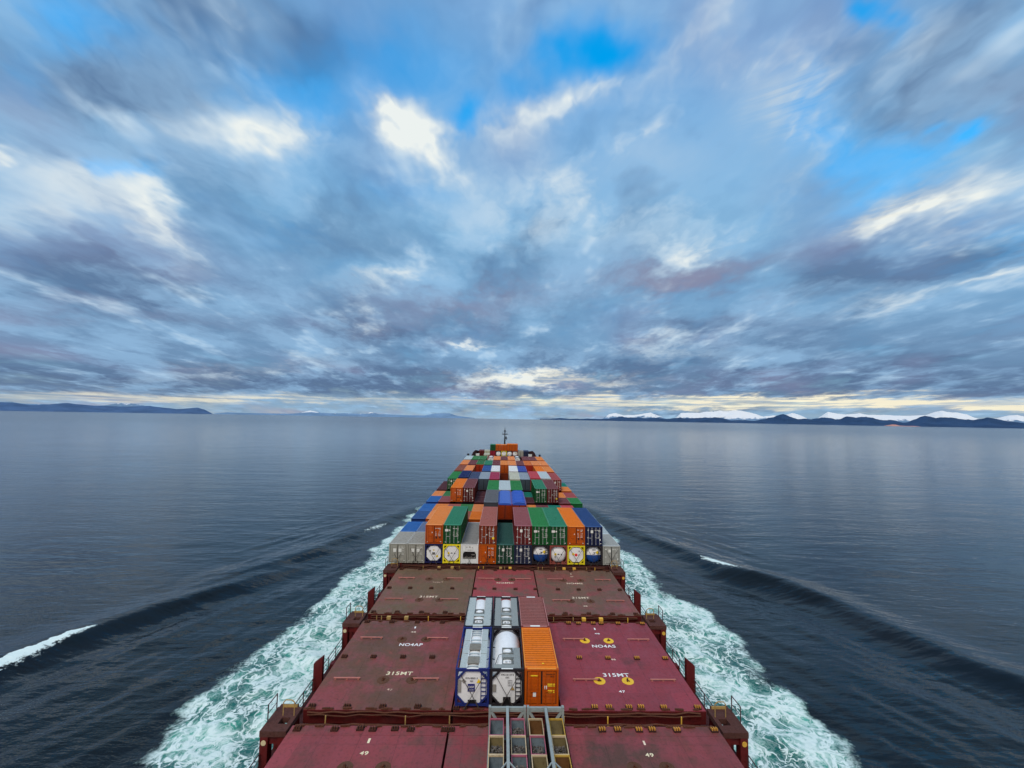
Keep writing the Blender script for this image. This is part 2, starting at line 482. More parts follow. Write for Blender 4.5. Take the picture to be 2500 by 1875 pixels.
def build_sea():
    X = axis(-84, 84, 0.55, 17000.0); Y = axis(-6, 150, 0.55, 16000.0)
    Y = Y[Y > -400]
    nx, ny = len(X), len(Y)
    gx, gy = np.meshgrid(X, Y)
    z = np.full_like(gx, SEA_Z)
    ax = np.abs(gx)
    foam = np.zeros_like(gx); crestf = np.zeros_like(gx); face_shade = np.zeros_like(gx)
    for sgn, lst in CRESTS.items():
        side = (np.sign(gx) == sgn)
        for c in lst:
            wob = (fbm(gy*0.09 + sgn*7, ax*0.03, 3, 5) - 0.45)*2.2
            d = (ax - crest_x(gy, c['p']) + wob)*0.88
            env = np.clip((gy - c['y0'] + c['fade'])/c['fade'], 0, 1)*np.clip((c['y1'] + c['fade'] - gy)/c['fade'], 0, 1)
            env = env*env*(3-2*env)*(0.8 + 0.4*fbm(gy*0.05, ax*0.0 + 3.0*sgn, 2, 9))
            prof = np.where(d < 0, np.exp(-(d/2.9)**2), np.exp(-(d/5.0)**2)) - 0.55*np.exp(-((d + 6.5)/4.5)**2)
            z = np.where(side, z + 0.78*c['a']*env*prof, z)
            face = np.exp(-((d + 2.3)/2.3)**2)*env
            face_shade = np.where(side, np.maximum(face_shade, face*min(1.0, c['a'])), face_shade)
    # small wavelets lying along the wedge between the crests and the foam
    wedge = np.clip((ax - 30)/6, 0, 1)*np.clip((66 - ax)/8, 0, 1)*np.clip((125 - gy)/30, 0, 1)*np.clip((gy + 60)/40, 0, 1)
    u = ax*0.90 + gy*0.43
    z = z + wedge*(fbm(u*0.42, (gy - 0.4*ax)*0.06, 4, 21) - 0.47)*0.55
    # turbulent band along the hull
    outer = np.interp(gy, [-60, 0, 12, 20, 30, 53, 87, 110, 137, 150], [33, 34.5, 36.0, 37.2, 36.4, 33.6, 31.6, 31.2, 28.6, 24])
    lobes = (fbm(gy*0.16, np.sign(gx)*5 + ax*0.05, 4, 31) - 0.47)*9.0
    din = outer + lobes - ax
    foam = np.clip(din/7.0 + 0.12, 0, 1)*np.clip((152 - gy)/20, 0, 1)*np.clip((ax - 2)/3, 0, 1)
    z = z + foam*(fbm(gx*0.35, gy*0.35, 4, 41) - 0.45)*1.1
    # breaking crest at the far left and a small one at right
    cx = crest_x(gy, CRESTS[-1][1]['p']); dl = (-gx - cx)
    wid = np.clip((38 - gy)/14, 0, 1)
    t = -dl + (fbm(gy*0.5, gx*0.2, 3, 61) - 0.47)*1.2
    crestf = np.where((gx < 0) & (t > -0.5), np.clip(1.0 - t/(0.5 + 2.7*wid), 0, 1), 0)*np.clip((36.5 - gy)/3.0, 0, 1)
    cr = crest_x(gy, CRESTS[1][0]['p']); dr = gx - cr
    crestf = np.maximum(crestf, np.where(gx > 0, np.clip(1.0 - np.abs(dr + 0.8)/1.7, 0, 1)*np.exp(-((gy - 67)/4.5)**2), 0))
    dl2 = -gx - crest_x(gy, CRESTS[-1][0]['p'])
    crestf = np.maximum(crestf, np.where(gx < 0, np.clip(1.0 - np.abs(dl2 + 2.5)/1.6, 0, 1)*np.exp(-((gy - 97)/4.0)**2)*0.75, 0))
    # open-water chop near the ship only (farther out it is a surface texture)
    near = np.clip(1 - np.maximum(ax - 60, 0)/24, 0, 1)*np.clip((150 - gy)/40, 0, 1)*np.clip((gy + 6)/6, 0, 1)
    z = z + near*(fbm(gx*0.16, gy*0.30, 3, 51) - 0.44)*0.28
    me = bpy.data.meshes.new('sea')
    n = nx*ny
    co = np.stack([gx.ravel(), gy.ravel(), z.ravel()], 1).astype(np.float32)
    i = np.arange((ny-1)*(nx-1)); r = i // (nx-1); c = i % (nx-1)
    a = r*nx + c
    quads = np.stack([a, a+1, a+nx+1, a+nx], 1).astype(np.int32)
    me.vertices.add(n); me.vertices.foreach_set('co', co.ravel())
    me.loops.add(quads.size); me.loops.foreach_set('vertex_index', quads.ravel())
    me.polygons.add(len(quads)); me.polygons.foreach_set('loop_start', np.arange(0, quads.size, 4, dtype=np.int32))
    me.polygons.foreach_set('use_smooth', np.ones(len(quads), dtype=bool))
    for nm, arr in (('foam', foam), ('crest', crestf), ('face_shade', face_shade)):
        at = me.attributes.new(nm, 'FLOAT', 'POINT'); at.data.foreach_set('value', arr.ravel().astype(np.float32))
    me.update(); me.validate()
    o = link('sea', me); o['kind'] = 'structure'; o['label'] = 'dark blue-grey sea with two bow waves and foam along the hull'

    m, nt, p = new_mat('sea_water'); me.materials.append(m)
    pos = nt.node('ShaderNodeNewGeometry').outputs['Position']
    af = nt.node('ShaderNodeAttribute', attribute_name='foam').outputs['Fac']
    ac = nt.node('ShaderNodeAttribute', attribute_name='crest').outputs['Fac']
    asl = nt.node('ShaderNodeAttribute', attribute_name='face_shade').outputs['Fac']
    px, py, pz = nt.sep(pos)
    flat = nt.comb(px, py, 0.0)
    dist = nt.vmath('LENGTH', flat)
    # ripples: calm patches and ruffled ones
    ruf = nt.noise(nt.vmath('MULTIPLY', flat, (0.010, 0.022, 1)), 1.0, 3, 0.6)
    r1 = nt.noise(nt.vmath('MULTIPLY', flat, (0.22, 0.50, 1)), 1.0, 4, 0.6)
    r2 = nt.noise(nt.vmath('MULTIPLY', flat, (0.032, 0.11, 1)), 1.0, 4, 0.6)
    h = nt.math('ADD', nt.math('MULTIPLY', nt.math('MULTIPLY', r1, nt.mapr(ruf, 0.35, 0.65, 0.16, 0.72)), nt.mapr(dist, 60.0, 900.0, 0.85, 0.42)), nt.math('MULTIPLY', r2, 1.25))
    # foam: lacing of thin white cells over aerated water
    fw = nt.vmath('SCALE', nt.vmath('SUBTRACT', nt.noise(flat, 0.22, 3, 0.6, color=True), (0.5, 0.5, 0.5)), scale=5.5)
    fp = nt.vmath('ADD', nt.vmath('MULTIPLY', flat, (1.0, 0.78, 1.0)), fw)
    fw2 = nt.vmath('SCALE', nt.vmath('SUBTRACT', nt.noise(fp, 0.9, 3, 0.6, color=True), (0.5, 0.5, 0.5)), scale=1.3)
    fp = nt.vmath('ADD', fp, fw2)
    def cells(scale):
        v = nt.node('ShaderNodeTexVoronoi', feature='DISTANCE_TO_EDGE', voronoi_dimensions='2D')
        nt.put(v.inputs['Vector'], fp); v.inputs['Scale'].default_value = scale
        return v.outputs['Distance']
    def ridge(scale, off):
        v = nt.noise(nt.vmath('ADD', fp, (off, off, 0)), scale, 3, 0.6)
        return nt.math('SUBTRACT', 1.0, nt.math('ABSOLUTE', nt.math('MULTIPLY_ADD', v, 2.0, -1.0)))
    c1, c2 = cells(0.40), cells(1.0)
    dens = nt.noise(nt.vmath('MULTIPLY', flat, (0.17, 0.12, 1)), 1.0, 4, 0.6)
    dn = nt.mapr(dens, 0.36, 0.66)
    thick = nt.math('MULTIPLY_ADD', dn, 0.20, 0.05)
    l1 = nt.mapr(c1, nt.math('MULTIPLY', thick, 0.1), thick, 0.95, 0.0)
    l2 = nt.mapr(c2, 0.0, nt.math('MULTIPLY', thick, 0.9), 0.7, 0.0)
    fine = nt.noise(flat, 1.9, 5, 0.7)
    r1 = nt.mapr(ridge(0.42, 3.0), nt.math('MULTIPLY_ADD', dn, -0.17, 0.93), 0.99)
    r2 = nt.mapr(ridge(1.05, 9.0), nt.math('MULTIPLY_ADD', dn, -0.16, 0.92), 0.99, 0.0, 0.75)
    lace = nt.math('MAXIMUM', nt.math('MAXIMUM', l1, r1), nt.math('MULTIPLY', nt.math('MAXIMUM', l2, r2), nt.math('MULTIPLY_ADD', dn, 0.75, 0.25)))
    lace = nt.math('MULTIPLY', lace, nt.mapr(fine, 0.26, 0.48, 0.6, 1.0))
    edge = nt.mapr(nt.math('ADD', nt.math('ADD', af, nt.math('MULTIPLY', nt.math('SUBTRACT', dens, 0.5), 0.75)), nt.math('MULTIPLY', nt.math('SUBTRACT', fine, 0.5), 0.35)), 0.20, 0.48)
    rim = nt.math('MULTIPLY', nt.math('MULTIPLY', edge, nt.math('SUBTRACT', 1.0, edge)), 2.0)
    white = nt.math('MULTIPLY', edge, nt.math('ADD', lace, nt.math('MULTIPLY', rim, nt.mapr(fine, 0.42, 0.62)), clamp=True))
    churn = nt.math('MULTIPLY', edge, nt.mapr(fine, 0.50, 0.80, 0.0, 0.5))
    white = nt.math('MAXIMUM', white, churn)
    cw = nt.math('MULTIPLY', nt.mapr(ac, 0.02, 0.15), nt.mapr(nt.math('ADD', nt.math('MULTIPLY_ADD', dens, 0.4, -0.2), nt.math('ADD', nt.noise(flat, 1.3, 5, 0.72), nt.math('MULTIPLY', ac, 0.40))), 0.62, 0.76))
    white = nt.math('MAXIMUM', white, cw)
    deep = nt.mix(nt.mapr(dist, 45.0, 620.0), (0.0045, 0.0072, 0.0092), (0.165, 0.180, 0.200))  # far water paled: the sky's reflection is put into the base colour
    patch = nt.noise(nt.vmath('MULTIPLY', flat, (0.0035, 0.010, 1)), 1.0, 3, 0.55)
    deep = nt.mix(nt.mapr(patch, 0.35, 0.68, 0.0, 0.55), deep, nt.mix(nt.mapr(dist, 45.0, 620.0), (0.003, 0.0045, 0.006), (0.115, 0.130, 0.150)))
    deep = nt.mix(nt.math('MULTIPLY', asl, 0.75), deep, (0.0015, 0.0028, 0.0048))  # wave faces darkened in the colour, standing in for their weak reflection
    aer = nt.mix(nt.mapr(dens, 0.35, 0.65), srgb(24,96,88), srgb(92,182,160))
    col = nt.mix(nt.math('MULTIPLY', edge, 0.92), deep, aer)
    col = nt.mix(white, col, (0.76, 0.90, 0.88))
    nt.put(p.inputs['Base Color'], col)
    nt.put(p.inputs['Roughness'], nt.math('MAXIMUM', nt.mapr(dist, 80.0, 2500.0, 0.08, 0.22), nt.math('MULTIPLY', white, 0.75)))
    p.inputs['IOR'].default_value = 1.333; p.inputs['Specular Tint'].default_value = (1.0, 0.955, 0.90, 1)
    b = nt.node('ShaderNodeBump'); b.inputs['Strength'].default_value = 0.5; b.inputs['Distance'].default_value = 1.0
    nt.put(b.inputs['Height'], nt.math('ADD', h, nt.math('MULTIPLY', white, 0.10)))
    nt.l.new(b.outputs[0], p.inputs['Normal'])
build_sea()

# ------------------------------------------------------------------ land along the horizon
def ridge_noise(t, seed, o=5):
    return fbm(t, np.zeros_like(t) + seed*13.7, o, seed)

def build_range(name, label, prof, dist, depth, seed, snow, tone, rough=0.35, hs=1.0, freq=1.6):
    """prof: (azimuth deg, height m) along the skyline; a real slope `depth` m deep behind the shore"""
    n = 420; k = 16
    az = np.linspace(prof[0][0], prof[-1][0], n)
    hgt = np.interp(az, [p[0] for p in prof], [p[1] for p in prof])*hs
    t = az*dist/57.3/1000.0
    fine = (ridge_noise(t*freq, seed) - 0.47)*2
    hgt = np.maximum(0.0, hgt*(1 + rough*fine))
    a = np.radians(az)
    vs = np.zeros((k, n, 3))
    for j in range(k):
        s = j/(k-1)
        shape = s**1.15 if s < 0.8 else (0.8**1.15)*(1 + (s-0.8)*1.16)
        d = dist + depth*s + 0*az
        rel = (fbm(t*3.1 + 5, np.full(n, s*3.3), 4, seed+3) - 0.47)*0.9*s*(1-s)*2
        h = hgt*np.minimum(1.0, np.maximum(0.0, shape + rel))
        if j == 0: h = h*0 - 12
        if j == k-1: h = hgt
        vs[j,:,0] = np.sin(a)*d; vs[j,:,1] = np.cos(a)*d; vs[j,:,2] = SEA_Z + h
    me = bpy.data.meshes.new(name)
    fs = [(j*n+i, j*n+i+1, (j+1)*n+i+1, (j+1)*n+i) for j in range(k-1) for i in range(n-1)]
    me.from_pydata(vs.reshape(-1, 3).tolist(), [], fs); me.update()
    for p_ in me.polygons: p_.use_smooth = True
    o = link(name, me); o['kind'] = 'structure'; o['label'] = label
    m, nt, p = new_mat('land_' + name)
    me.materials.append(m)
    pos = nt.node('ShaderNodeNewGeometry').outputs['Position']
    z = nt.sep(pos)[2]
    nz = nt.noise(nt.vmath('MULTIPLY', pos, (0.0022, 0.0022, 0.006)), 1.0, 5, 0.65)
    nf = nt.noise(nt.vmath('MULTIPLY', pos, (0.009, 0.009, 0.012)), 1.0, 4, 0.6)
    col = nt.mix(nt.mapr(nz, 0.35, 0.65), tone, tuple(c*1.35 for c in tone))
    if snow:
        zz = nt.math('ADD', z, nt.math('MULTIPLY', nt.math('SUBTRACT', nz, 0.5), snow*2.4))
        zz = nt.math('ADD', zz, nt.math('MULTIPLY', nt.math('SUBTRACT', nf, 0.5), snow*1.6))
        col = nt.mix(nt.mapr(zz, snow*1.0, snow*1.35), col, (0.74, 0.78, 0.83))
    nt.put(p.inputs['Base Color'], col); p.inputs['Roughness'].default_value = 0.9; p.inputs['Specular IOR Level'].default_value = 0.1
    return o

SNOW_R = [(21.7, 14), (22.83, 311), (24.48, 329), (25.64, 393), (27.14, 456), (28.16, 423), (28.84, 471), (29.67, 427), (31.13, 294), (31.76, 229), (32.71, 267), (33.63, 270), (34.54, 339), (35.13, 297), (35.85, 192), (36.3, 0)]
SNOW_R2 = [(36.3, 60), (36.99, 229), (37.78, 410), (38.39, 359), (39.32, 320), (40.37, 364), (41.13, 325), (42.36, 338), (43.08, 311), (44.24, 304), (45.36, 326), (46.03, 402), (46.57, 439), (47.09, 412), (47.5, 421), (48.1, 386), (48.48, 298), (48.86, 247), (49.91, 242), (50.56, 304), (51.1, 322), (51.38, 298), (53, 270), (57, 250)]
DARK_R = [(4.91, 24), (8.91, 74), (13.43, 112), (16.94, 177), (20.33, 185), (22.52, 162), (25.94, 222), (28.2, 140), (31.08, 108), (33.81, 271), (35.11, 169), (36.99, 218), (37.81, 248), (38.79, 198), (40.32, 263), (42.13, 184), (43.86, 191), (46.29, 297), (47.79, 253), (48.51, 221), (49.36, 246), (50.56, 161), (51.36, 143), (53.6, 134), (57, 120)]
SNOW_PK = [(13.2, 60), (14.02, 246), (14.9, 287), (15.78, 199), (16.94, 204), (18.08, 237), (19.22, 323), (20.33, 202), (21.5, 60)]
LEFT_A = [(-56, 230), (-49.85, 202), (-49.09, 188), (-48.31, 186), (-47.5, 149), (-46.39, 171), (-45.24, 206), (-43.39, 176), (-42.1, 175), (-40.75, 174), (-39.34, 199), (-38.23, 150), (-37.09, 119), (-35.33, 166), (-34.71, 115), (-33.97, 10)]
LEFT_BACK = [(-56, 200), (-49.1, 218), (-48.58, 225), (-48.05, 200), (-43.07, 182), (-41.45, 296), (-40.77, 275), (-39.7, 201), (-38, 40)]
LEFT_B = [(-33.86, 13), (-32.6, 63), (-31.07, 58), (-29.48, 48), (-26.63, 49), (-25.66, 70), (-24.16, 117), (-22.61, 87), (-19.95, 86), (-18.31, 79), (-17.2, 125), (-16.07, 91), (-12.6, 76), (-10.53, 70), (-9.04, 145), (-7.22, 162), (-5.99, 84), (-3.83, 16)]
SNOW_LB = [(-26, 40), (-25.16, 94), (-24.16, 160), (-23.13, 107), (-17.75, 106), (-17.21, 186), (-16.49, 113), (-15.8, 30)]
BLUE1, BLUE2, BLUE3 = srgb(66,92,128), srgb(104,132,162), srgb(42,66,98)  # distance haze is mixed into these blue-grey land colours
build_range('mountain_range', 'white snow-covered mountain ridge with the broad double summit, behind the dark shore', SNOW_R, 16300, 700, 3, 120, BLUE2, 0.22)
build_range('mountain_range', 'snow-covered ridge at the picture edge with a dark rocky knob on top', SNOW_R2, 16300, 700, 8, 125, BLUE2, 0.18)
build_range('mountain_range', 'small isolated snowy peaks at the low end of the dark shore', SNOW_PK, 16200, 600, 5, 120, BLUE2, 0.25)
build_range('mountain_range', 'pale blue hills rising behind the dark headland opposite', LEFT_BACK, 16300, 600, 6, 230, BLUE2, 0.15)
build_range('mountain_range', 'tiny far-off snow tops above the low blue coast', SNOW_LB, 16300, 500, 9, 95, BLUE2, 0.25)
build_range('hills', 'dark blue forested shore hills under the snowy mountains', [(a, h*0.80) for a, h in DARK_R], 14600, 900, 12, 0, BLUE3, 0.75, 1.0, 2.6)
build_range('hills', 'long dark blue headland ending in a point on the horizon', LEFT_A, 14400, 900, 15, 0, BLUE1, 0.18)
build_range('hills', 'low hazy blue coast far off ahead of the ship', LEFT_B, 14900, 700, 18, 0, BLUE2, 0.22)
build_range('hill', 'small rust-coloured islet mound before the dark shore', [(42.3, 0), (42.62, 24), (42.95, 44), (43.2, 40), (43.5, 16), (43.9, 10), (44.6, 12), (45.0, 0)], 14200, 160, 22, 0, srgb(176,128,118), 0.12)


# ------------------------------------------------------------------ ship
BAY = 14.43
HW = 14.36                      # half width of the hatch covers
M_RED   = paint('hull_red', (84,26,26), 0.80, rust=0.5, dirt=0.5, rough=0.55)
M_DKRED = paint('dark_red', (64,14,14), 0.52, rust=0.5, dirt=0.6, rough=0.6)  # darker red for hatch ends, stiffeners and vent boxes
M_DARK  = paint('deck_dark', (58,26,24), 0.80, rust=0.6, dirt=0.6, rough=0.7)
M_POST  = paint('post_red', (84,20,20), 0.72, rust=0.45, dirt=0.45, rough=0.5)
M_PLAT  = paint('platform_rust', (82,50,44), 0.9, rust=0.8, dirt=0.7, rough=0.8, scale=1.6)
M_RUST  = paint('rusty_steel', (84,50,36), 0.80, rust=0.7, dirt=0.6, rough=0.8, scale=2.5)
M_YEL   = paint('safety_yellow', (206,160,62), 0.75, rust=0.35, dirt=0.4, rough=0.5)
M_DULLY = paint('dull_yellow', (150,122,72), 0.70, rust=0.35, dirt=0.5, rough=0.6)
M_RAIL  = paint('rail_dark', (72,54,56), 0.80, rust=0.4, dirt=0.3, rough=0.5)
M_BLACK = paint('soot_black', (26,24,26), 0.8, rust=0.1, dirt=0.3, rough=0.6)
M_ROPE  = paint('rope', (176,160,140), 0.8, rust=0.0, dirt=0.5, rough=0.9)
M_WHITE = paint('white_paint', (232,234,230), 0.95, rust=0.08, dirt=0.25, rough=0.45)
M_CREAM = paint('cream_paint', (226,208,164), 0.95, rust=0.25, dirt=0.5, rough=0.5)
M_ROD   = paint('rod_red', (168,108,100), 0.92, rust=0.4, dirt=0.4, rough=0.5)

ship = empty('container_ship', (0, 0, 0))
tag(ship, 'big dark red container ship steaming ahead, seen from its bridge towards the bow', 'ship')

# hull outline (half width along the ship)
OUT = [(-62,16.3),(60,16.3),(100,16.25),(118,16.0),(130,15.5),(140,14.9),(150,14.0),(160,12.4),(172,9.7),(184,5.8),(191,2.4),(194,0.25)]
def half_w(y): return float(np.interp(y, [o[0] for o in OUT], [o[1] for o in OUT]))

mb = MB()
ZD = -2.5
left = [(-w, y) for y, w in OUT]; right = [(w, y) for y, w in OUT]
n = len(OUT)
vs = []
for y, w in OUT:
    wl = w*0.985 if y < 110 else w*max(0.25, 1 - (y-110)/170.0)     # flare above the waterline
    vs += [(-wl, y - max(0, (y-150)*0.12), -17.0), (-w, y, ZD), (w, y, ZD), (wl, y - max(0, (y-150)*0.12), -17.0)]
fs = []
for i in range(n-1):
    a = 4*i; b = 4*(i+1)
    fs += [(a, a+1, b+1, b), (a+1, a+2, b+2, b+1), (a+2, a+3, b+3, b+2)]
fs += [(0,3,2,1), (4*(n-1), 4*(n-1)+1, 4*(n-1)+2, 4*(n-1)+3)]
mb.add(vs, fs, 0)
hull = mb.build('hull', M_DARK, ship)

# bulwark and raised forecastle at the bow
mb = MB()
ys = [139,145,150,154,158,166,174,182,188,192,194]
zt = [-1.4,0.6,2.6,4.2,4.7,3.6,2.8,2.15,1.95,1.85,1.85]
for s in (-1, 1):
    for i in range(len(ys)-1):
        y0, y1 = ys[i], ys[i+1]; w0, w1 = half_w(y0), half_w(y1)
        for t, off in ((0.0, 0), (0.22, 1)):
            mb.add([(s*(w0-t), y0, ZD+0.004), (s*(w1-t), y1, ZD+0.004), (s*(w1-t), y1, zt[i+1]), (s*(w0-t), y0, zt[i])], [(0,1,2,3)], 0)
        mb.add([(s*w0, y0, zt[i]), (s*w1, y1, zt[i+1]), (s*(w1-0.22), y1, zt[i+1]), (s*(w0-0.22), y0, zt[i])], [(0,1,2,3)], 0)
mb.build('bulwark', M_DARK, ship)
mb = MB()
poly = [(-half_w(y)+0.3, y) for y in (158.5,166,174,182,188)] + [(half_w(y)-0.3, y) for y in (188,182,174,166,158.5)]
mb.prism_z(poly, ZD+0.01, 1.70, 0)
mb.build('forecastle_deck', M_DARK, ship)

# cargo hatch coamings and the slabs the far stacks stand on
for k in range(-1, 10):
    y0 = k*BAY
    w = 14.1 if y0 < 110 else half_w(y0 + 13) - 2.4
    mb = MB(); mb.box(-w, w, y0+0.25, y0+12.65, ZD+0.004, -0.925)
    mb.build('hatch_coaming', M_RED, ship)
    if k >= 2:
        mb = MB(); mb.box(-w-0.25, w+0.25, y0-0.02, y0+12.9, -0.92, 0.0)
        mb.build('hatch_slab', M_DARK, ship)

# cross-deck walkways between the hatches
def sag(p, q, d, n=8):
    p = Vector(p); q = Vector(q)
    return [tuple(p.lerp(q, i/n) - Vector((0,0,d*4*(i/n)*(1-i/n)))) for i in range(n+1)]

POSTS = {
    0: dict(tall=[-12.5,-7.0,-3.95,4.0,7.05,12.2], short=[-12.75,-7.15,4.12,7.2,12.75], red=[-10.6,-9.0,8.9,10.4]),
    1: dict(tall=[-13.2,-12.7,-7.9,-4.6,5.0,7.0,12.7], short=[5.15,12.95,-8.1], red=[-11.6,-10.0]),
    2: dict(tall=[-11.2,-6.3,-3.6,-3.0,0.0,4.6,5.1,6.9,11.2,12.4], short=[-4.8,2.7,11.5], red=[]),
}
for k, d in POSTS.items():
    y0 = k*BAY - 1.47; y1 = k*BAY - 0.04
    ym = k*BAY - 0.75
    mb = MB(); mb.box(-14.3, 14.3, y0-0.02, y1+0.3, ZD+0.006, -1.42)
    for i in range(9):
        x = -13 + i*3.2 + random.uniform(-0.5, 0.5)
        mb.box(x, x+0.9, ym-0.35, ym+0.25, -1.418, -1.418+random.uniform(0.05, 0.25))
    mb.build('walkway', M_DARK, ship)
    # pipes and hoses lying along both hatch edges
    for yy, zz, r in ((y0+0.14, -0.07, 0.055), (y1-0.09, -0.09, 0.055), (y0+0.3, -0.42, 0.045), (y1-0.2, -0.22, 0.04)):
        pts = [(-14.0 + i*0.9, yy + random.uniform(-0.05, 0.05), zz + random.uniform(-0.07, 0.07)) for i in range(32)]
        mb = MB(); mb.path(pts, r, 5); mb.build('pipe', M_RUST, ship)
    # recesses and stiffeners of the hatch side
    for x in (-12.9, -10.8, -8.6, -6.2, -2.2, 2.2, 6.2, 8.6, 10.8, 12.9):
        mb = MB(); mb.box(x-0.07, x+0.07, y1-0.06, y1+0.1, -1.40, -0.95); mb.build('stiffener', M_DKRED, ship)
    for x in d['tall']:
        mb = MB(); mb.bar((x, ym-0.1, -1.42), (x+random.uniform(-0.06,0.06), ym-0.1, 0.18), 0.07, 0.07)
        mb.bar((x, ym-0.1, -0.35), (x+0.16, ym-0.1, -0.6), 0.05, 0.05)
        mb.build('stanchion', M_DULLY if random.random() < 0.75 else M_YEL, ship)
    sh = sorted(d['short'])
    for x in sh:
        mb = MB(); mb.bar((x, ym-0.25, -1.42), (x, ym-0.25, -0.45), 0.08, 0.08); mb.build('stanchion', M_YEL, ship)
    allp = sorted(d['short'] + d['tall'])
    ends = [-14.2] + allp + [14.2]
    for a, b in zip(ends[:-1], ends[1:]):
        if b - a < 0.6: continue
        mb = MB(); mb.path(sag((a, ym-0.15, -0.55), (b, ym-0.15, -0.55), 0.05*(b-a)), 0.022, 4)
        mb.build('guard_rope', M_ROPE, ship)
        mb = MB()
        if (b - a) < 5: mb.path(sag((a, ym-0.15, -0.95), (b, ym-0.15, -0.95), 0.015*(b-a)), 0.018, 4); mb.build('guard_rope', M_ROPE, ship)
    for x in d['red']:
        mb = MB(); mb.box(x-0.32, x+0.32, ym-0.62, ym-0.15, -1.41, -0.78); mb.box(x-0.36, x+0.36, ym-0.66, ym-0.11, -0.778, -0.72)
        mb.build('deck_box', M_POST, ship)
# yellow lashing brackets in pairs on two hatch ends
for yb, xs in ((BAY-0.72, (8.2, 10.0)), (2*BAY-0.72, (-9.0, -7.2, -0.55, 0.75, 8.2, 9.6)), (BAY-0.72, (-12.0, -10.2))):
    for i, x in enumerate(xs):
        mb = MB()
        mb.box(x-0.24, x+0.16, yb+0.0, yb+0.34, -0.26, 0.0); mb.box(x-0.14, x+0.24, yb-0.46, yb-0.12, -0.90, -0.58)
        mb.bar((x, yb-0.3, -1.42), (x, yb-0.3, -0.92), 0.12, 0.12); mb.bar((x-0.04, yb+0.1, -1.42), (x-0.04, yb+0.1, -0.30), 0.1, 0.1)
        mb.tube((x, yb-0.5, -0.72), (x, yb-0.56, -0.72), 0.13, 10)
        mb.build('lashing_bracket', M_YEL if x > 0 else M_DULLY, ship)

# side platforms, container pedestals, posts and railings
def platform(k, s):
    yb = k*BAY
    mb = MB()
    x0, x1 = 14.55, 16.28; hx0, hx1 = 14.85, 15.45; hy0, hy1 = yb-1.35, yb-0.75
    P = lambda a, b, c, d, z0, z1: mb.box(min(s*a, s*b), max(s*a, s*b), c, d, z0, z1)
    z0, z1 = -0.38, -0.02
    P(x0, x1, yb-2.05, hy0, z0, z1); P(x0, x1, hy1, yb+0.30, z0, z1)
    P(x0, hx0, hy0, hy1, z0, z1); P(hx1, x1, hy0, hy1, z0, z1)
    mb.box(min(s*15.0, s*16.26), max(s*15.0, s*16.26), yb+0.302, yb+0.75, -0.62, -0.10)
    pl = mb.build('platform', M_PLAT, ship)
    for xa, xb, ya, yc in ((14.7, 15.1, -2.0, -1.45), (15.72, 16.24, -2.04, -1.45), (14.7, 15.1, -0.2, 0.25), (15.72, 16.24, -0.2, 0.25)):
        mb = MB(); mb.box(min(s*xa, s*xb), max(s*xa, s*xb), yb+ya, yb+yc, ZD+0.004, -0.385); mb.build('leg', M_POST, pl)
    mb = MB(); mb.box(min(s*15.105, s*15.715), max(s*15.105, s*15.715), yb-1.9, yb-1.7, -0.9, -0.39); mb.build('web_plate', M_POST, pl)
    mb = MB(); mb.disc((s*15.98, yb-2.045, -0.75), 0.17, 14, 0, (0,-1,0), 0.03); mb.build('plate', M_CREAM if s < 0 else M_YEL, pl)
    mb = MB()
    for yy in (yb-1.25, yb-0.1):
        mb.bar((s*16.18, yy, -0.02), (s*16.18, yy, 1.15), 0.06, 0.06)
    mb.bar((s*16.18, yb-1.25, 1.13), (s*16.18, yb-0.1, 1.13), 0.05, 0.05)
    mb.bar((s*16.18, yb-1.25, 0.55), (s*16.18, yb-0.1, 0.55), 0.035, 0.035)
    mb.build('handrail', M_RAIL, pl)
    mb = MB()
    mb.path([(s*14.75, yb-0.55, -0.02), (s*14.75, yb-0.55, 0.85), (s*14.95, yb-0.55, 1.0), (s*15.35, yb-0.55, 1.0), (s*15.5, yb-0.55, 0.85), (s*15.5, yb-0.55, -0.02)], 0.035, 6)
    mb.build('grab_rail', M_DULLY, pl)
    mb = MB(); mb.box(min(s*14.9, s*15.9), max(s*14.9, s*15.9), yb+0.24, yb+0.32, -0.018, 0.14); mb.build('toe_board', M_DULLY, pl)
for k in range(-1, 3):
    for s in (-1, 1): platform(k, s)

for k in range(-1, 9):
    for s in (-1, 1):
        yc = k*BAY + 6.15
        w = 16.27 if k < 7 else half_w(yc+1) - 0.05
        mb = MB()
        x0, x1 = s*(w-0.74), s*w
        a, b = min(x0, x1), max(x0, x1)
        # slab post with its top cut to a slope
        lo, hi = (0.02, -0.55) if s > 0 else (-0.55, 0.02)
        za, zb = (0.28, -0.30) if s > 0 else (-0.30, 0.28)
        mb.prism_y([(a, ZD+0.004), (b, ZD+0.004), (b, zb), (a, za)], yc-0.16, yc+0.22, 0)
        mb.build('container_post', M_POST, ship)
        mb = MB(); mb.box(min(s*(w-1.15), s*(w-0.78)), max(s*(w-1.15), s*(w-0.78)), yc+1.3, yc+1.9, ZD+0.004, -1.15); mb.build('vent_box', M_DKRED, ship)
        if k < 3:
            mb = MB(); mb.box(min(s*14.6, s*15.15), max(s*14.6, s*15.15), yc+2.5, yc+3.4, ZD+0.004, -1.35); mb.build('deck_locker', M_BLACK, ship)

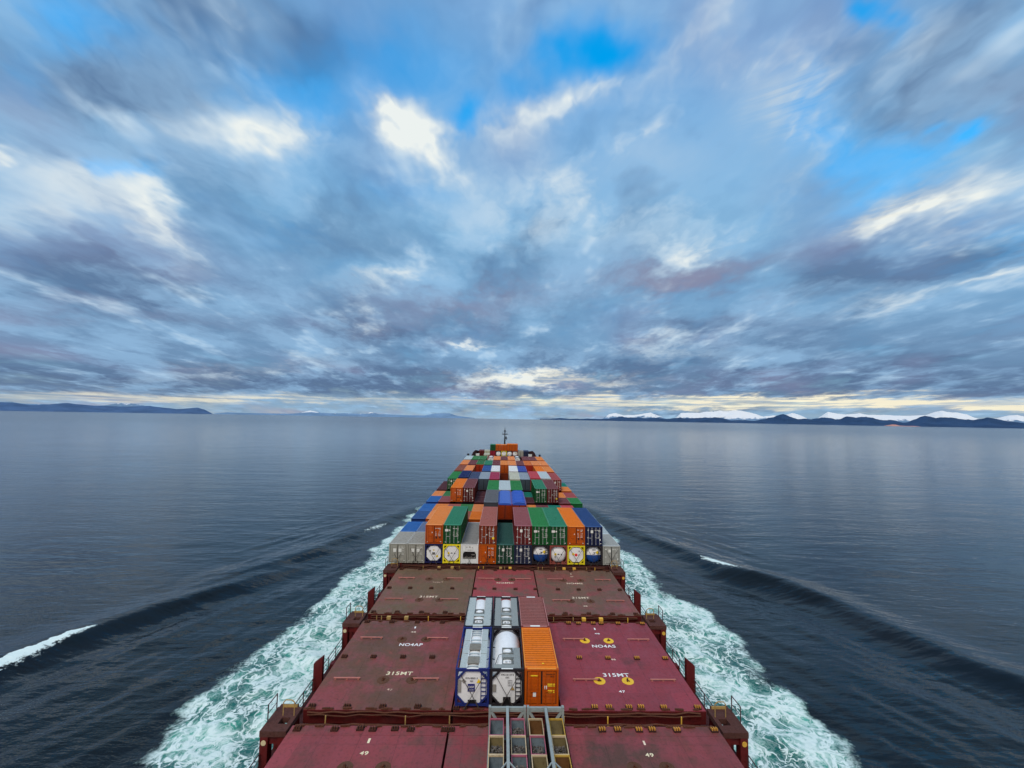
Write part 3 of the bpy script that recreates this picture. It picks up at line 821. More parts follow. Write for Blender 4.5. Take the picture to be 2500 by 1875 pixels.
for k in range(-1, 8):
    for s in (-1, 1):
        mb = MB(); y0, y1 = k*BAY+0.8, k*BAY+12.3
        yy = [y0 + (y1-y0)*i/7 for i in range(8)]
        for y in yy:
            w = half_w(y) - 0.13
            mb.bar((s*w, y, ZD), (s*w, y, -1.38), 0.055, 0.055)
        for zr, r in ((-1.38, 0.05), (-1.74, 0.032), (-2.10, 0.032)):
            for a, b in zip(yy[:-1], yy[1:]):
                mb.bar((s*(half_w(a)-0.13), a, zr), (s*(half_w(b)-0.13), b, zr), r, r)
        mb.build('side_railing', M_RAIL, ship)
for s in (-1, 1):
    mb = MB(); mb.tube((s*15.1, 149.5, ZD), (s*15.1, 149.5, 3.2), 0.22, 10); mb.tube((s*15.1, 149.5, 3.2), (s*15.1, 149.5, 3.9), 0.45, 10); mb.build('vent_post', M_BLACK, ship)
    mb = MB(); x = s*11.6; mb.box(x-0.75, x+0.75, 157.2, 158.4, 1.9, 3.1); mb.box(x-0.8, x+0.8, 157.15, 158.45, 3.102, 3.2)
    mb.bar((x-0.5, 157.8, ZD), (x-0.5, 157.8, 1.9), 0.2, 0.2); mb.bar((x+0.5, 157.8, ZD), (x+0.5, 157.8, 1.9), 0.2, 0.2)
    mb.build('white_housing', M_WHITE, ship)

# foremast
MX, MY = 0.35, 178.0
fm = MB(); fm.tube((MX, MY, 1.70), (MX, MY, 8.3), 0.55, 12, 0, 0.34); fm.tube((MX, MY, 8.3), (MX, MY, 14.2), 0.30, 10, 0, 0.10)
fm.tube((MX, MY, 12.2), (MX, MY, 12.75), 0.48, 10)
mast = fm.build('foremast', M_BLACK, ship)
mb = MB(); mb.bar((MX-1.45, MY, 10.9), (MX+1.45, MY, 10.9), 0.32, 0.32)
for i in range(2):
    pts = [(MX + (-0.75 if i == 0 else 0.75) + 0.42*math.cos(t), MY, 11.6 + 0.55*math.sin(t)) for t in np.linspace(0, 2*math.pi, 15)]
    mb.path(pts, 0.05, 4)
mb.build('yard', M_BLACK, mast)
mb = MB(); mb.box(MX+0.1, MX+1.3, MY-0.6, MY+0.5, 8.55, 8.75); mb.box(MX+0.35, MX+0.95, MY-0.3, MY+0.3, 8.752, 9.75); mb.bar((MX+0.2,MY,7.6),(MX+1.1,MY,8.55),0.1,0.1)
mb.build('lamp_bracket', M_BLACK, mast)
mb = MB(); mb.bar((MX-1.0, MY-1.0, 1.7), (MX-0.1, MY, 4.6), 0.16, 0.16); mb.bar((MX+1.0, MY-1.0, 1.7), (MX+0.1, MY, 4.6), 0.16, 0.16); mb.build('brace', M_BLACK, mast)
mb = MB(); mb.path([(MX-4.8, MY-3, 3.0), (MX-0.1, MY, 9.2)], 0.03, 4); mb.build('stay_wire', M_BLACK, mast)

# ------------------------------------------------------------------ hatch covers
def text_mesh(txt, height, width, squash=1.0, thick=0.004):
    cu = bpy.data.curves.new('lettering', 'FONT'); cu.body = txt; cu.size = 1.0; cu.offset = 0.018; cu.space_character = 1.08
    cu.align_x = 'CENTER'
    o = bpy.data.objects.new('lettering_tmp', cu); COL.objects.link(o)
    bpy.context.view_layer.update()
    me = bpy.data.meshes.new_from_object(o.evaluated_get(bpy.context.evaluated_depsgraph_get()))
    bpy.data.objects.remove(o)
    xs = [v.co.x for v in me.vertices]; ys = [v.co.y for v in me.vertices]
    w = max(xs) - min(xs); h = max(ys) - min(ys); x0 = (max(xs)+min(xs))/2; y0 = min(ys)
    for v in me.vertices:
        v.co.x = (v.co.x - x0)/w*width; v.co.y = (v.co.y - y0)/h*height; v.co.z = 0
    me.materials.clear()
    return me

def worn(name, rgb, keep):
    """paint that has partly flaked away: breaks up into the plate colour"""
    m, nt, p = new_mat(name)
    tc = nt.node('ShaderNodeTexCoord').outputs['Object']
    nz = nt.noise(nt.vmath('MULTIPLY', tc, (1.6, 2.6, 1)), 1.0, 5, 0.7)
    c = nt.mix(nt.mapr(nz, keep-0.06, keep+0.06), base(rgb, 0.92), base((112,72,66), 0.92))
    nt.put(p.inputs['Base Color'], c); p.inputs['Roughness'].default_value = 0.6
    return m
W_FRESH = worn('letter_fresh', (236,232,228), 0.85)
W_WORN = worn('letter_worn', (228,206,180), 0.60)
W_FADED = worn('letter_faded', (214,186,160), 0.47)
W_CREAMY = worn('letter_cream', (236,218,180), 0.62)

H_FRESH = paint('hatch_fresh', (128,64,76), 0.92, rust=0.06, dirt=0.16, rough=0.5, vary=0.02, scale=0.7)
H_WORN  = None
def hatch_paint(name, red, mud, amount, seed):
    m, nt, p = new_mat(name)
    tc = nt.vmath('ADD', nt.node('ShaderNodeTexCoord').outputs['Object'], (seed*11.3, seed*5.1, 0.0))
    big = nt.noise(nt.vmath('MULTIPLY', tc, (0.16, 0.24, 0.2)), 1.0, 5, 0.65)
    med = nt.noise(nt.vmath('MULTIPLY', tc, (0.9, 0.6, 0.74)), 1.0, 5, 0.65)
    fin = nt.noise(tc, 5.0, 5, 0.7)
    pit = nt.noise(tc, 1.7, 3, 0.5)
    # straight weld seams of the plating
    sx, sy, sz = nt.sep(nt.node('ShaderNodeTexCoord').outputs['Object'])
    def seam(c, period, w):
        f = nt.math('FRACT', nt.math('DIVIDE', c, period))
        return nt.mapr(nt.math('ABSOLUTE', nt.math('SUBTRACT', f, 0.5)), 0.5-w/period, 0.5, 0.0, 1.0)
    sm = nt.math('MAXIMUM', seam(nt.math('ADD', sx, 0.35), 2.49, 0.035), nt.math('MULTIPLY', seam(nt.math('ADD', sy, 1.1), 6.2, 0.04), 0.8))
    c = nt.mix(nt.mapr(nt.math('ADD', nt.math('MULTIPLY', big, 0.65), nt.math('MULTIPLY', med, 0.35)), 0.62-amount*0.26, 0.70-amount*0.14), base(red, 0.74), base(mud, 0.74))
    c = nt.mix(nt.mapr(med, 0.56, 0.76, 0.0, 0.45), c, base(tuple(v*1.18 for v in red), 0.74))
    c = nt.mix(nt.mapr(fin, 0.48, 0.72, 0.0, 0.5), c, base(tuple(v*0.55 for v in mud), 0.74))
    c = nt.mix(nt.mapr(pit, 0.66, 0.73, 0.0, 0.55*min(1, amount+0.2)), c, base((58,34,28), 0.74))
    c = nt.mix(nt.math('MULTIPLY', sm, nt.mapr(med, 0.3, 0.6, 0.2, 0.5)), c, base(tuple(v*0.5 for v in mud), 0.74))
    sc = nt.noise(nt.vmath('MULTIPLY', tc, (3.0, 0.5, 1.0)), 1.0, 4, 0.7)
    c = nt.mix(nt.mapr(sc, 0.70, 0.80, 0.0, 0.35), c, base((176,140,144), 0.74))
    wn = nt.node('ShaderNodeTexWhiteNoise', noise_dimensions='2D')
    nt.put(wn.inputs['Vector'], nt.comb(nt.math('FLOOR', nt.math('DIVIDE', nt.math('ADD', sx, 0.35+1.245), 2.49)), nt.math('FLOOR', nt.math('DIVIDE', nt.math('ADD', sy, 1.1+3.1), 6.2)), seed*3.3))
    c = nt.mix(nt.math('MULTIPLY', wn.outputs['Value'], 0.30), c, base(tuple(v*0.72 for v in mud), 0.74))
    run = nt.noise(nt.vmath('MULTIPLY', tc, (4.0, 0.28, 1.0)), 1.0, 4, 0.65)
    c = nt.mix(nt.mapr(run, 0.60, 0.74, 0.0, 0.40), c, base((74,46,32), 0.74))
    nt.put(p.inputs['Base Color'], c)
    nt.put(p.inputs['Roughness'], nt.mapr(med, 0.3, 0.7, 0.42, 0.75))
    p.inputs['Specular IOR Level'].default_value = 0.3
    b = nt.node('ShaderNodeBump'); b.inputs['Strength'].default_value = 0.35; b.inputs['Distance'].default_value = 0.05
    nt.put(b.inputs['Height'], nt.math('ADD', nt.math('ADD', big, nt.math('MULTIPLY', fin, 0.12)), nt.math('MULTIPLY', sm, 0.25))); nt.l.new(b.outputs[0], p.inputs['Normal'])
    return m

# shared little fittings
mb = MB(); mb.box(-0.24, 0.24, -0.16, 0.16, 0.0, 0.10)
for x in (-0.16, 0.0, 0.16):
    mb.box(x-0.035, x+0.035, -0.12, -0.03, 0.10, 0.24); mb.box(x-0.035, x+0.035, 0.03, 0.12, 0.10, 0.20)
mb.m = [0 if i < 6 else 1 for i in range(len(mb.f))]
ME_SOCKET = mb.mesh('container_socket', [M_RUST, M_RUST])
mb = MB(); mb.tube((-1.04, 0, 0.11), (1.04, 0, 0.11), 0.062, 8)
for x in (-0.9, 0.0, 0.9): mb.box(x-0.06, x+0.06, -0.08, 0.08, 0.0, 0.07)
ME_BAR = mb.mesh('lifting_bar', [M_ROD])
mb = MB(); mb.tube((0,0,0), (0,0,0.022), 0.47, 24)
mb.bar((-0.14,-0.04,0.06), (0.10,0.12,0.06), 0.10, 0.08); mb.bar((0.02,-0.16,0.05), (0.02,0.02,0.05), 0.06, 0.06); mb.tube((-0.03,0.03,0.02), (0.03,0.03,0.20), 0.06, 8)
for f in range(len(mb.f)): mb.m[f] = 0 if f < 26 else 1
ME_DISC = mb.mesh('lashing_plate', [M_YEL, M_RUST])
ME_CLEAT = []
for q in range(3):
    mb = MB(); w_ = (0.22, 0.4, 0.3)[q]; mb.box(-w_, w_, -0.05, 0.06, 0.0, 0.05+0.03*q); mb.box(-w_*0.5, w_*0.3, -0.08, 0.02, 0.02, 0.13); ME_CLEAT.append(mb.mesh('cleat', [M_RUST]))
M_DISC_Y = paint('plate_yellow', (238,186,48), 0.92, rust=0.30, dirt=0.3, rough=0.45, scale=2.0)
M_DISC_R = paint('plate_rust', (92,62,46), 0.92, rust=0.7, dirt=0.6, rough=0.8, scale=2.5)
M_SOCK_D = paint('socket_dark', (60,34,28), 0.9, rust=0.5, dirt=0.5, rough=0.8)
M_SOCK_Y = paint('socket_yellow', (196,140,56), 0.9, rust=0.4, dirt=0.6, rough=0.7, scale=3.0)

def hatch_cover(y0, x0, x1, mat, label, texts, bars, discs, rows, disc_mat, sock_mat, tmat, far_strip=True):
    root = empty('hatch_cover', ((x0+x1)/2, y0, 0))
    tag(root, label, 'hatch cover', 'hatch covers of the empty bays')
    cx = (x0+x1)/2; hw = (x1-x0)/2
    mb = MB()
    mb.box(-hw, hw, 0.0, 12.9, -0.92, -0.03)
    mb.box(-hw, hw, 0.0, 12.04, -0.028, 0.0)                         # top plate
    mb.box(-hw, hw, 12.06, 12.9, -0.028, 0.0)
    mb.build('panel', mat, root)
    mb = MB(); mb.box(-hw+0.01, hw-0.01, -0.03, -0.004, -0.90, -0.13); mb.box(-hw, hw, -0.05, -0.002, -0.125, -0.012)
    mb.build('end_plate', M_DKRED, root)
    for x, y in bars:
        link('lifting_bar', ME_BAR, root, (x-cx, y, 0.0))
    for x, y in discs:
        o = link('lashing_plate', ME_DISC, root, (x-cx, y, 0.0)); use(o, disc_mat, M_RUST); o.rotation_euler.z = random.uniform(0, 6)
    for x, y in rows:
        o = link('container_socket', ME_SOCKET, root, (x-cx, y, 0.0)); use(o, M_SOCK_D, sock_mat)
        o.rotation_euler.z = random.uniform(-0.06, 0.06)
    for yc_ in (0.09, 12.82):
        for q in range(int(hw*2/1.3)):
            o = link('cleat', random.choice(ME_CLEAT), root, (-hw + 0.7 + q*1.3 + random.uniform(-0.35, 0.35), yc_ + random.uniform(-0.03, 0.02), 0.0)); o.rotation_euler.z = random.uniform(-0.12, 0.12)
    for t, x, y, h, w, tm in texts:
        me = text_mesh(t, h, w); me.materials.append(tm)
        link('lettering', me, root, (x-cx, y, 0.004))
    return root

def std(side):
    """fittings of a wing cover; side -1 port, +1 starboard"""
    s = side
    bars = [(s*12.5, 9.55), (s*6.4, 9.55), (s*12.55, 3.45), (s*6.35, 3.45)]
    discs = [(s*9.65, 9.42), (s*7.42, 9.42), (s*9.7, 3.40), (s*7.43, 3.40)]
    rows = [(s*x, y) for y in (0.28, 6.5, 12.6) for x in (6.37, 8.87, 11.40, 13.88)]
    return bars, discs, rows

pz = [(-HW, -3.95), (-3.80, 3.80), (3.95, HW)]
b_, d_, r_ = std(-1); bs, ds, rs = std(1)
ctr_b = [(-2.42, 9.55), (2.3, 9.55)]
ctr_r = [(x, y) for y in (6.5, 12.6) for x in (-3.7, -1.3, 1.25, 3.65)]
small = [(-7.4, 0.27), (-9.7, 0.27)]
hatch_cover(0, *pz[0], hatch_paint('hatch_4ap', (127,59,60), (94,66,52), 0.9, 1), 'dirty maroon hatch cover lettered NO4AP 315MT, beside the blue-framed tank',
    [('NO4AP', -8.62, 8.30, 0.46, 2.1, W_FRESH), ('315MT', -8.62, 4.02, 0.46, 2.1, W_CREAMY), ('47', -8.88, 2.1, 0.26, 0.5, W_FADED), ('1', -8.88, 11.45, 0.36, 0.14, W_FRESH), ('48', -8.88, 10.65, 0.24, 0.5, W_WORN)],
    b_, d_, r_, M_DISC_R, M_RUST, W_FRESH)
hatch_cover(0, *pz[1], hatch_paint('hatch_4ac', (125,55,58), (92,62,56), 0.5, 2), 'hatch cover under the near tank containers, end lettered 02 and 01', [], [], [], [(x, 0.15) for x in (-3.6,)], M_DISC_R, M_RUST, W_WORN)
hatch_cover(0, *pz[2], hatch_paint('hatch_4as', (131,53,61), (98,54,56), 0.30, 3), 'clean maroon hatch cover lettered NO4AS 315MT, with yellow round plates',
    [('NO4AS', 8.98, 8.27, 0.46, 2.14, W_FRESH), ('315MT', 8.97, 3.96, 0.47, 2.14, W_FRESH), ('47', 8.88, 2.0, 0.26, 0.5, W_FRESH), ('1', 8.82, 11.45, 0.36, 0.14, W_FRESH), ('48', 8.86, 10.6, 0.24, 0.5, W_FRESH), ('46', 9.3, 6.28, 0.24, 0.45, W_WORN)],
    bs, ds, rs + [(7.41, 0.29), (9.75, 0.30), (7.36, 12.54), (9.67, 12.57)], M_DISC_Y, M_SOCK_Y, W_FRESH)
hatch_cover(BAY, *pz[0], hatch_paint('hatch_4mp', (121,65,60), (98,78,58), 1.05, 4), 'brown stained hatch cover with flaked NO4MP lettering, left of the seam',
    [('NO4MP', -8.75, 22.66-BAY, 0.42, 2.0, W_FADED), ('315MT', -8.78, 18.44-BAY, 0.46, 2.1, W_WORN)], b_, d_, r_, M_DISC_R, M_RUST, W_FADED)
hatch_cover(BAY, *pz[1], hatch_paint('hatch_4mc', (142,59,63), (104,76,66), 0.55, 5), 'red and brown middle hatch cover lettered NO4MC, ahead of the near tanks',
    [('NO4MC', 0.0, 22.64-BAY, 0.44, 2.1, W_WORN)], ctr_b, [(-0.9, 9.42), (0.85, 9.42)], ctr_r, M_DISC_R, M_RUST, W_WORN)
hatch_cover(BAY, *pz[2], hatch_paint('hatch_4ms', (125,63,61), (98,76,62), 0.92, 6), 'brown worn hatch cover lettered NO4MS, right of the seam',
    [('NO4MS', 8.73, 22.68-BAY, 0.42, 2.0, W_WORN), ('315MT', 8.73, 18.52-BAY, 0.44, 2.0, W_WORN), ('1', 8.75, 25.9-BAY, 0.3, 0.12, W_WORN), ('47', 8.72, 25.0-BAY, 0.22, 0.45, W_WORN), ('48', 8.84, 16.5-BAY, 0.24, 0.5, W_WORN)],
    bs, ds, rs, M_DISC_R, M_RUST, W_WORN)
hatch_cover(-BAY, *pz[0], hatch_paint('hatch_5p', (133,59,63), (94,62,56), 0.55, 7), 'maroon hatch cover cut by the picture bottom, number 49, beside the ore bins',
    [('49', -8.85, -4.0+BAY, 0.30, 0.52, W_CREAMY), ('1', -8.86, -3.05+BAY, 0.40, 0.15, W_CREAMY), ('11', -9.74, -1.95+BAY, 0.2, 0.34, W_FRESH), ('11', -7.45, -1.95+BAY, 0.2, 0.34, W_FRESH)],
    [], [(-9.63, -4.95+BAY), (-7.38, -4.95+BAY)], [(x, 12.5) for x in (-13.87, -11.4, -8.9, -6.39, -4.15)] + [(-9.74, 12.56), (-7.45, 12.56)], M_DISC_R, M_RUST, W_CREAMY)
hatch_cover(-BAY, *pz[1], hatch_paint('hatch_5c', (133,55,60), (104,70,66), 0.5, 8), 'maroon middle hatch cover under the open grey cargo frames', [], [], [], [(-3.7, 12.5)], M_DISC_R, M_RUST, W_WORN)
hatch_cover(-BAY, *pz[2], hatch_paint('hatch_5s', (127,57,60), (84,58,50), 0.72, 9), 'brown-stained hatch cover cut by the picture bottom, right of the ore bins',
    [('49', 8.9, -4.1+BAY, 0.30, 0.52, W_CREAMY), ('1', 8.9, -3.15+BAY, 0.36, 0.13, W_WORN)],
    [], [(7.66, -4.95+BAY), (9.64, -4.95+BAY)], [(x, 12.5) for x in (6.4, 8.89, 11.45, 13.99)] + [(7.45, 12.52), (9.78, 12.52)], M_DISC_R, M_SOCK_Y, W_CREAMY)
# numbers on the end of the middle cover
for t, x in (('02', -2.45), ('01', 2.45)):
    me = text_mesh(t, 0.26, 0.44); me.materials.append(W_CREAMY)
    o = link('lettering', me, [c for c in SHIP_ROOTS if c.get('label', '').endswith('02 and 01')][0], (x, -0.056, -0.13))
    o.rotation_euler = (math.radians(90), 0, 0); o.location.z = -0.42; o.location.y = -0.006

# ------------------------------------------------------------------ containers
L20, L40 = 6.058, 12.192
M_ZINC = paint('zinc_bar', (150,150,150), 0.65, rust=0.2, dirt=0.3, rough=0.4)
M_MARK = paint('white_marking', (190,190,184), 0.65, rust=0.05, dirt=0.15, rough=0.6)
M_MARKY = paint('yellow_marking', (224,170,40), 0.65, rust=0.0, dirt=0.1, rough=0.6)
M_MARKB = paint('black_marking', (34,32,34), 0.65, rust=0.0, dirt=0.1, rough=0.6)
M_MARKR = paint('red_marking', (196,40,40), 0.65, rust=0.0, dirt=0.1, rough=0.6)
M_MARKG = paint('grey_plate', (120,116,110), 0.65, rust=0.05, dirt=0.2, rough=0.6)

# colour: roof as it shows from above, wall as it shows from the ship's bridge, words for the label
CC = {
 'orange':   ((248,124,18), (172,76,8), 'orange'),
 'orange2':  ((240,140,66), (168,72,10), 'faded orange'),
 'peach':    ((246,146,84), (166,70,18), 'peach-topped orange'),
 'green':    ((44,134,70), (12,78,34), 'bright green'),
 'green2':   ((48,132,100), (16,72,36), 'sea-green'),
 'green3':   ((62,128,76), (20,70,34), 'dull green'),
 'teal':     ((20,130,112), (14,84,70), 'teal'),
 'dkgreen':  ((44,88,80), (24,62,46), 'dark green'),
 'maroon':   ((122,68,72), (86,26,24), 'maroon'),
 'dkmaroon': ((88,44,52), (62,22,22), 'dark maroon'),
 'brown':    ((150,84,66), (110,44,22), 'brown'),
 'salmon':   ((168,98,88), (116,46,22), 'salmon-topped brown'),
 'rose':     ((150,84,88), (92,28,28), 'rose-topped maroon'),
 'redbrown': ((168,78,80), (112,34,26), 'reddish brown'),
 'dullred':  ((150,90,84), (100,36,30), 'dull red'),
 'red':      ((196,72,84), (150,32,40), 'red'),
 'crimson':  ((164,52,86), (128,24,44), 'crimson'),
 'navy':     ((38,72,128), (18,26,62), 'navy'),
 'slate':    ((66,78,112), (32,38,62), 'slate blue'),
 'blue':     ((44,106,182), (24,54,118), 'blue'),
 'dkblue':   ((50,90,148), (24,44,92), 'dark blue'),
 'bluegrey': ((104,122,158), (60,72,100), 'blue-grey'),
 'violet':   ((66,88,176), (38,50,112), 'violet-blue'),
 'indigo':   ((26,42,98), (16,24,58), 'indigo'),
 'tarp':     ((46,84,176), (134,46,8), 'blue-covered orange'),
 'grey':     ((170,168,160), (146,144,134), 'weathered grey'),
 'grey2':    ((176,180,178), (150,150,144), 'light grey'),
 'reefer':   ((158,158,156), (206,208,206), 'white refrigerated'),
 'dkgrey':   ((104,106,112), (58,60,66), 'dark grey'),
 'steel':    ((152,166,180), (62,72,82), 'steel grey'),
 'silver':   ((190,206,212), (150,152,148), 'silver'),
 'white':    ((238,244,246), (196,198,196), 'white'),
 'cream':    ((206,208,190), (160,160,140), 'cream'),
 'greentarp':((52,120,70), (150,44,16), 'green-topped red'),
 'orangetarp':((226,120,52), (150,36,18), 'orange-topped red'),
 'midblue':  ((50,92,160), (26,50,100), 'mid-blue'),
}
def cmat(k):
    r, w, _ = CC[k]
    big = k in ('grey', 'grey2', 'reefer', 'cream')
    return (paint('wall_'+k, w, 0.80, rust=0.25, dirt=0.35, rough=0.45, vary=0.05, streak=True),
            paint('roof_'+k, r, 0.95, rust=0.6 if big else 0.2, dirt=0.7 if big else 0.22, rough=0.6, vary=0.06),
            paint('roofvalley_'+k, tuple(v*0.78 for v in r), 0.95, rust=0.3, dirt=0.5, rough=0.7, vary=0.06),  # darker roof tone for the valleys between the ribs
            paint('roofedge_highlight_'+k, tuple(min(250, v*0.88 + 42) for v in r), 0.95, rust=0.2, dirt=0.3, rough=0.6, vary=0.06))  # paler rim tone: edge highlight painted into the roof colour

BODY = {}
def container_meshes(L, H):
    key = (round(L, 2), round(H, 2))
    if key in BODY: return BODY[key]
    W = CW/2
    mb = MB()
    # frame
    for x in (-W, W-0.15):
        for y in (0.0, L-0.15):
            mb.box(x, x+0.15, y, y+0.15, 0.12, H-0.12)
    for x in (-W+0.004, W-0.12-0.004):
        mb.box(x, x+0.12, 0.152, L-0.152, 0.02, 0.17); mb.box(x, x+0.07 if x < 0 else x+0.12, 0.152, L-0.152, H-0.10, H-0.012)
    for y in (0.01, L-0.13):
        mb.box(-W+0.152, W-0.152, y, y+0.12, 0.02, 0.16); mb.box(-W+0.152, W-0.152, y, y+0.12, H-0.14, H-0.012)
    for x in (-W-0.003, W-0.175):
        for y in (-0.004, L-0.176):
            for z in (0.0, H-0.118):
                mb.box(x, x+0.178, y, y+0.18, z, z+0.118)
    # corrugated side walls
    nrib = int((L-0.3)/0.28); st = (L-0.3)/nrib
    for s in (-1, 1):
        pts = []
        for i in range(nrib):
            y = 0.15 + i*st
            for f, dx in ((0.0, 0.0), (0.25, 0.0), (0.42, 0.04), (0.80, 0.04)):
                pts.append((s*(W-0.035-dx), y + f*st))
        pts.append((s*(W-0.035), L-0.15))
        n = len(pts)
        vs = [(x, y, 0.16) for x, y in pts] + [(x, y, H-0.1) for x, y in pts]
        mb.add(vs, [(i, i+1, n+i+1, n+i) for i in range(n-1)])
    mb.box(-W+0.15, W-0.15, L-0.09, L-0.05, 0.16, H-0.14); mb.box(-W+0.15, W-0.15, 0.07, 0.10, 0.16, H-0.14)
    body = mb.mesh('body', [M_RED])
    mb = MB()
    nrib = int((L-0.7)/0.29); st = (L-0.7)/nrib
    prof = [(0.13, H-0.016), (0.35, H-0.016)]
    for i in range(nrib):
        y = 0.35 + i*st
        prof += [(y+0.30*st, H-0.018), (y+0.42*st, H-0.045), (y+0.82*st, H-0.045), (y+0.97*st, H-0.018)]
    prof += [(L-0.35, H-0.016), (L-0.13, H-0.016)]
    n = len(prof)
    vs = [(-W+0.06, y, z) for y, z in prof] + [(W-0.06, y, z) for y, z in prof]
    for i in range(n-1):
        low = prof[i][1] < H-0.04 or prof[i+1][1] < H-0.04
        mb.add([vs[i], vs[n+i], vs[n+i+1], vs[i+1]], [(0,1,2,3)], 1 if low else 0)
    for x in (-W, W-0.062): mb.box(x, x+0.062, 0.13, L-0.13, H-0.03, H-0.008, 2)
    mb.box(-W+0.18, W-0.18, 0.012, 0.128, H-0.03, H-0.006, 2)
    roof = mb.mesh('roof', [M_RED, M_RED, M_RED])
    doors = []
    for s in (-1, 1):
        mb = MB()
        x0, x1 = (-W+0.155, -0.012) if s < 0 else (0.012, W-0.155)
        mb.box(x0+0.045, x1-0.045, 0.026, 0.046, 0.21, H-0.19)
        nb = 5; hh = (H-0.31)/nb
        for i in range(nb):
            z = 0.165 + i*hh
            mb.box(x0+0.09, x1-0.09, 0.010, 0.0255, z+0.10, z+hh-0.06)
        doors.append(mb.mesh('door', [M_RED]))
    bars = []
    for s in (-1, 1):
        for x in ((0.28, 0.80)):
            mb = MB(); mb.tube((s*x, -0.012, 0.10), (s*x, -0.012, H-0.08), 0.024, 6)
            for z in (0.25, 0.8, H*0.5, H-0.7, H-0.25): mb.box(s*x-0.05, s*x+0.05, -0.014, 0.034, z-0.03, z+0.03)
            mb.bar((s*x, -0.03, 1.05), (s*(x+0.26 if x < 0.5 else x-0.26), -0.03, 1.05), 0.03, 0.05)
            bars.append(mb.mesh('locking_bar', [M_RED]))
    mb = MB(); mb.box(-W+0.155, W-0.155, 0.048, 0.068, 0.165, H-0.145); gasket = mb.mesh('door_gasket', [M_BLACK])
    BODY[key] = (body, roof, doors, bars, gasket)
    return BODY[key]

def lettering(seed, H, logo):
    r = random.Random(seed)
    mb = MB()
    def dash(x, z, w, h, m=0): mb.add([(x, -0.040, z), (x+w, -0.040, z), (x+w, -0.040, z+h), (x, -0.040, z+h)], [(0,1,2,3)], m)
    def line(x, z, n, h):
        for i in range(n):
            w = r.uniform(0.035, 0.06)
            if r.random() < 0.85: dash(x, z, w, h)
            x += w + 0.022
    line(0.12, H-0.52, 4, 0.11); line(0.48, H-0.52, 6, 0.11)
    line(0.60, H-0.70, 4, 0.10)
    for i in range(4):
        z = H-0.98 - i*0.17
        line(0.16, z, 3, 0.07); line(0.56, z, 5, 0.07)
    if logo == 'sheet':
        dash(-0.98, H-0.86, 0.46, 0.32); mb.disc((-0.34, -0.042, H-0.70), 0.11, 12, 0, (0,-1,0))
    elif logo == 'mark':
        dash(-0.46, H-0.86, 0.34, 0.40); mb.disc((-0.82, -0.042, H-0.44), 0.09, 10, 0, (0,-1,0)); dash(0.78, 0.7, 0.16, 0.24); dash(-0.95, 1.05, 0.22, 0.09)
    elif logo == 'yellow':
        dash(0.62, 0.72, 0.30, 0.34, 1); dash(-0.20, H-1.32, 0.13, 0.16); dash(-0.95, H-0.55, 0.24, 0.07)
    elif logo == 'tri':
        mb.add([(-0.36,-0.04,H-1.1),(-0.18,-0.04,H-1.1),(-0.27,-0.04,H-0.9)], [(0,1,2)], 0); dash(0.22, 0.78, 0.20, 0.28, 2); dash(0.72, 0.80, 0.18, 0.22, 2)
    elif logo == 'windows':
        for x in (-0.62, 0.12): dash(x, H-1.12, 0.42, 0.48)
    dash(0.86, 0.26, 0.16, 0.09); dash(-0.98, 0.24, 0.14, 0.07)
    return mb.mesh('lettering', [M_MARK, M_MARKY, M_MARKB], recalc=False)

def base_x(col): return (col - 7)*PITCH_X
ALL = []
def container(col, y, z, color, length=40, high=False, door=True, bars=None, logo=None, cat='container'):
    L = L40 if length == 40 else L20
    H = 2.896 if high else 2.591
    body, roof, doors, bm_, gasket = container_meshes(L, H)
    wall, top, vall, edge = cmat(color)
    root = empty('shipping_container', (base_x(col) + random.uniform(-0.012, 0.012), y + random.uniform(-0.03, 0.03), z))
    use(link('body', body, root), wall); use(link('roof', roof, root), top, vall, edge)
    if door:
        bcol = {'zinc': M_ZINC, 'same': wall}[bars or 'same']
        link('door_gasket', gasket, root)
        for i in (0, 1):
            d = use(link('door', doors[i], root), wall)
            for j in (0, 1): use(link('locking_bar', bm_[2*i+j], d), bcol)
        if logo: link('lettering', lettering(len(ALL)*7+3, H, logo), root)
    ALL.append((root, col, y, z, color, length))
    return root

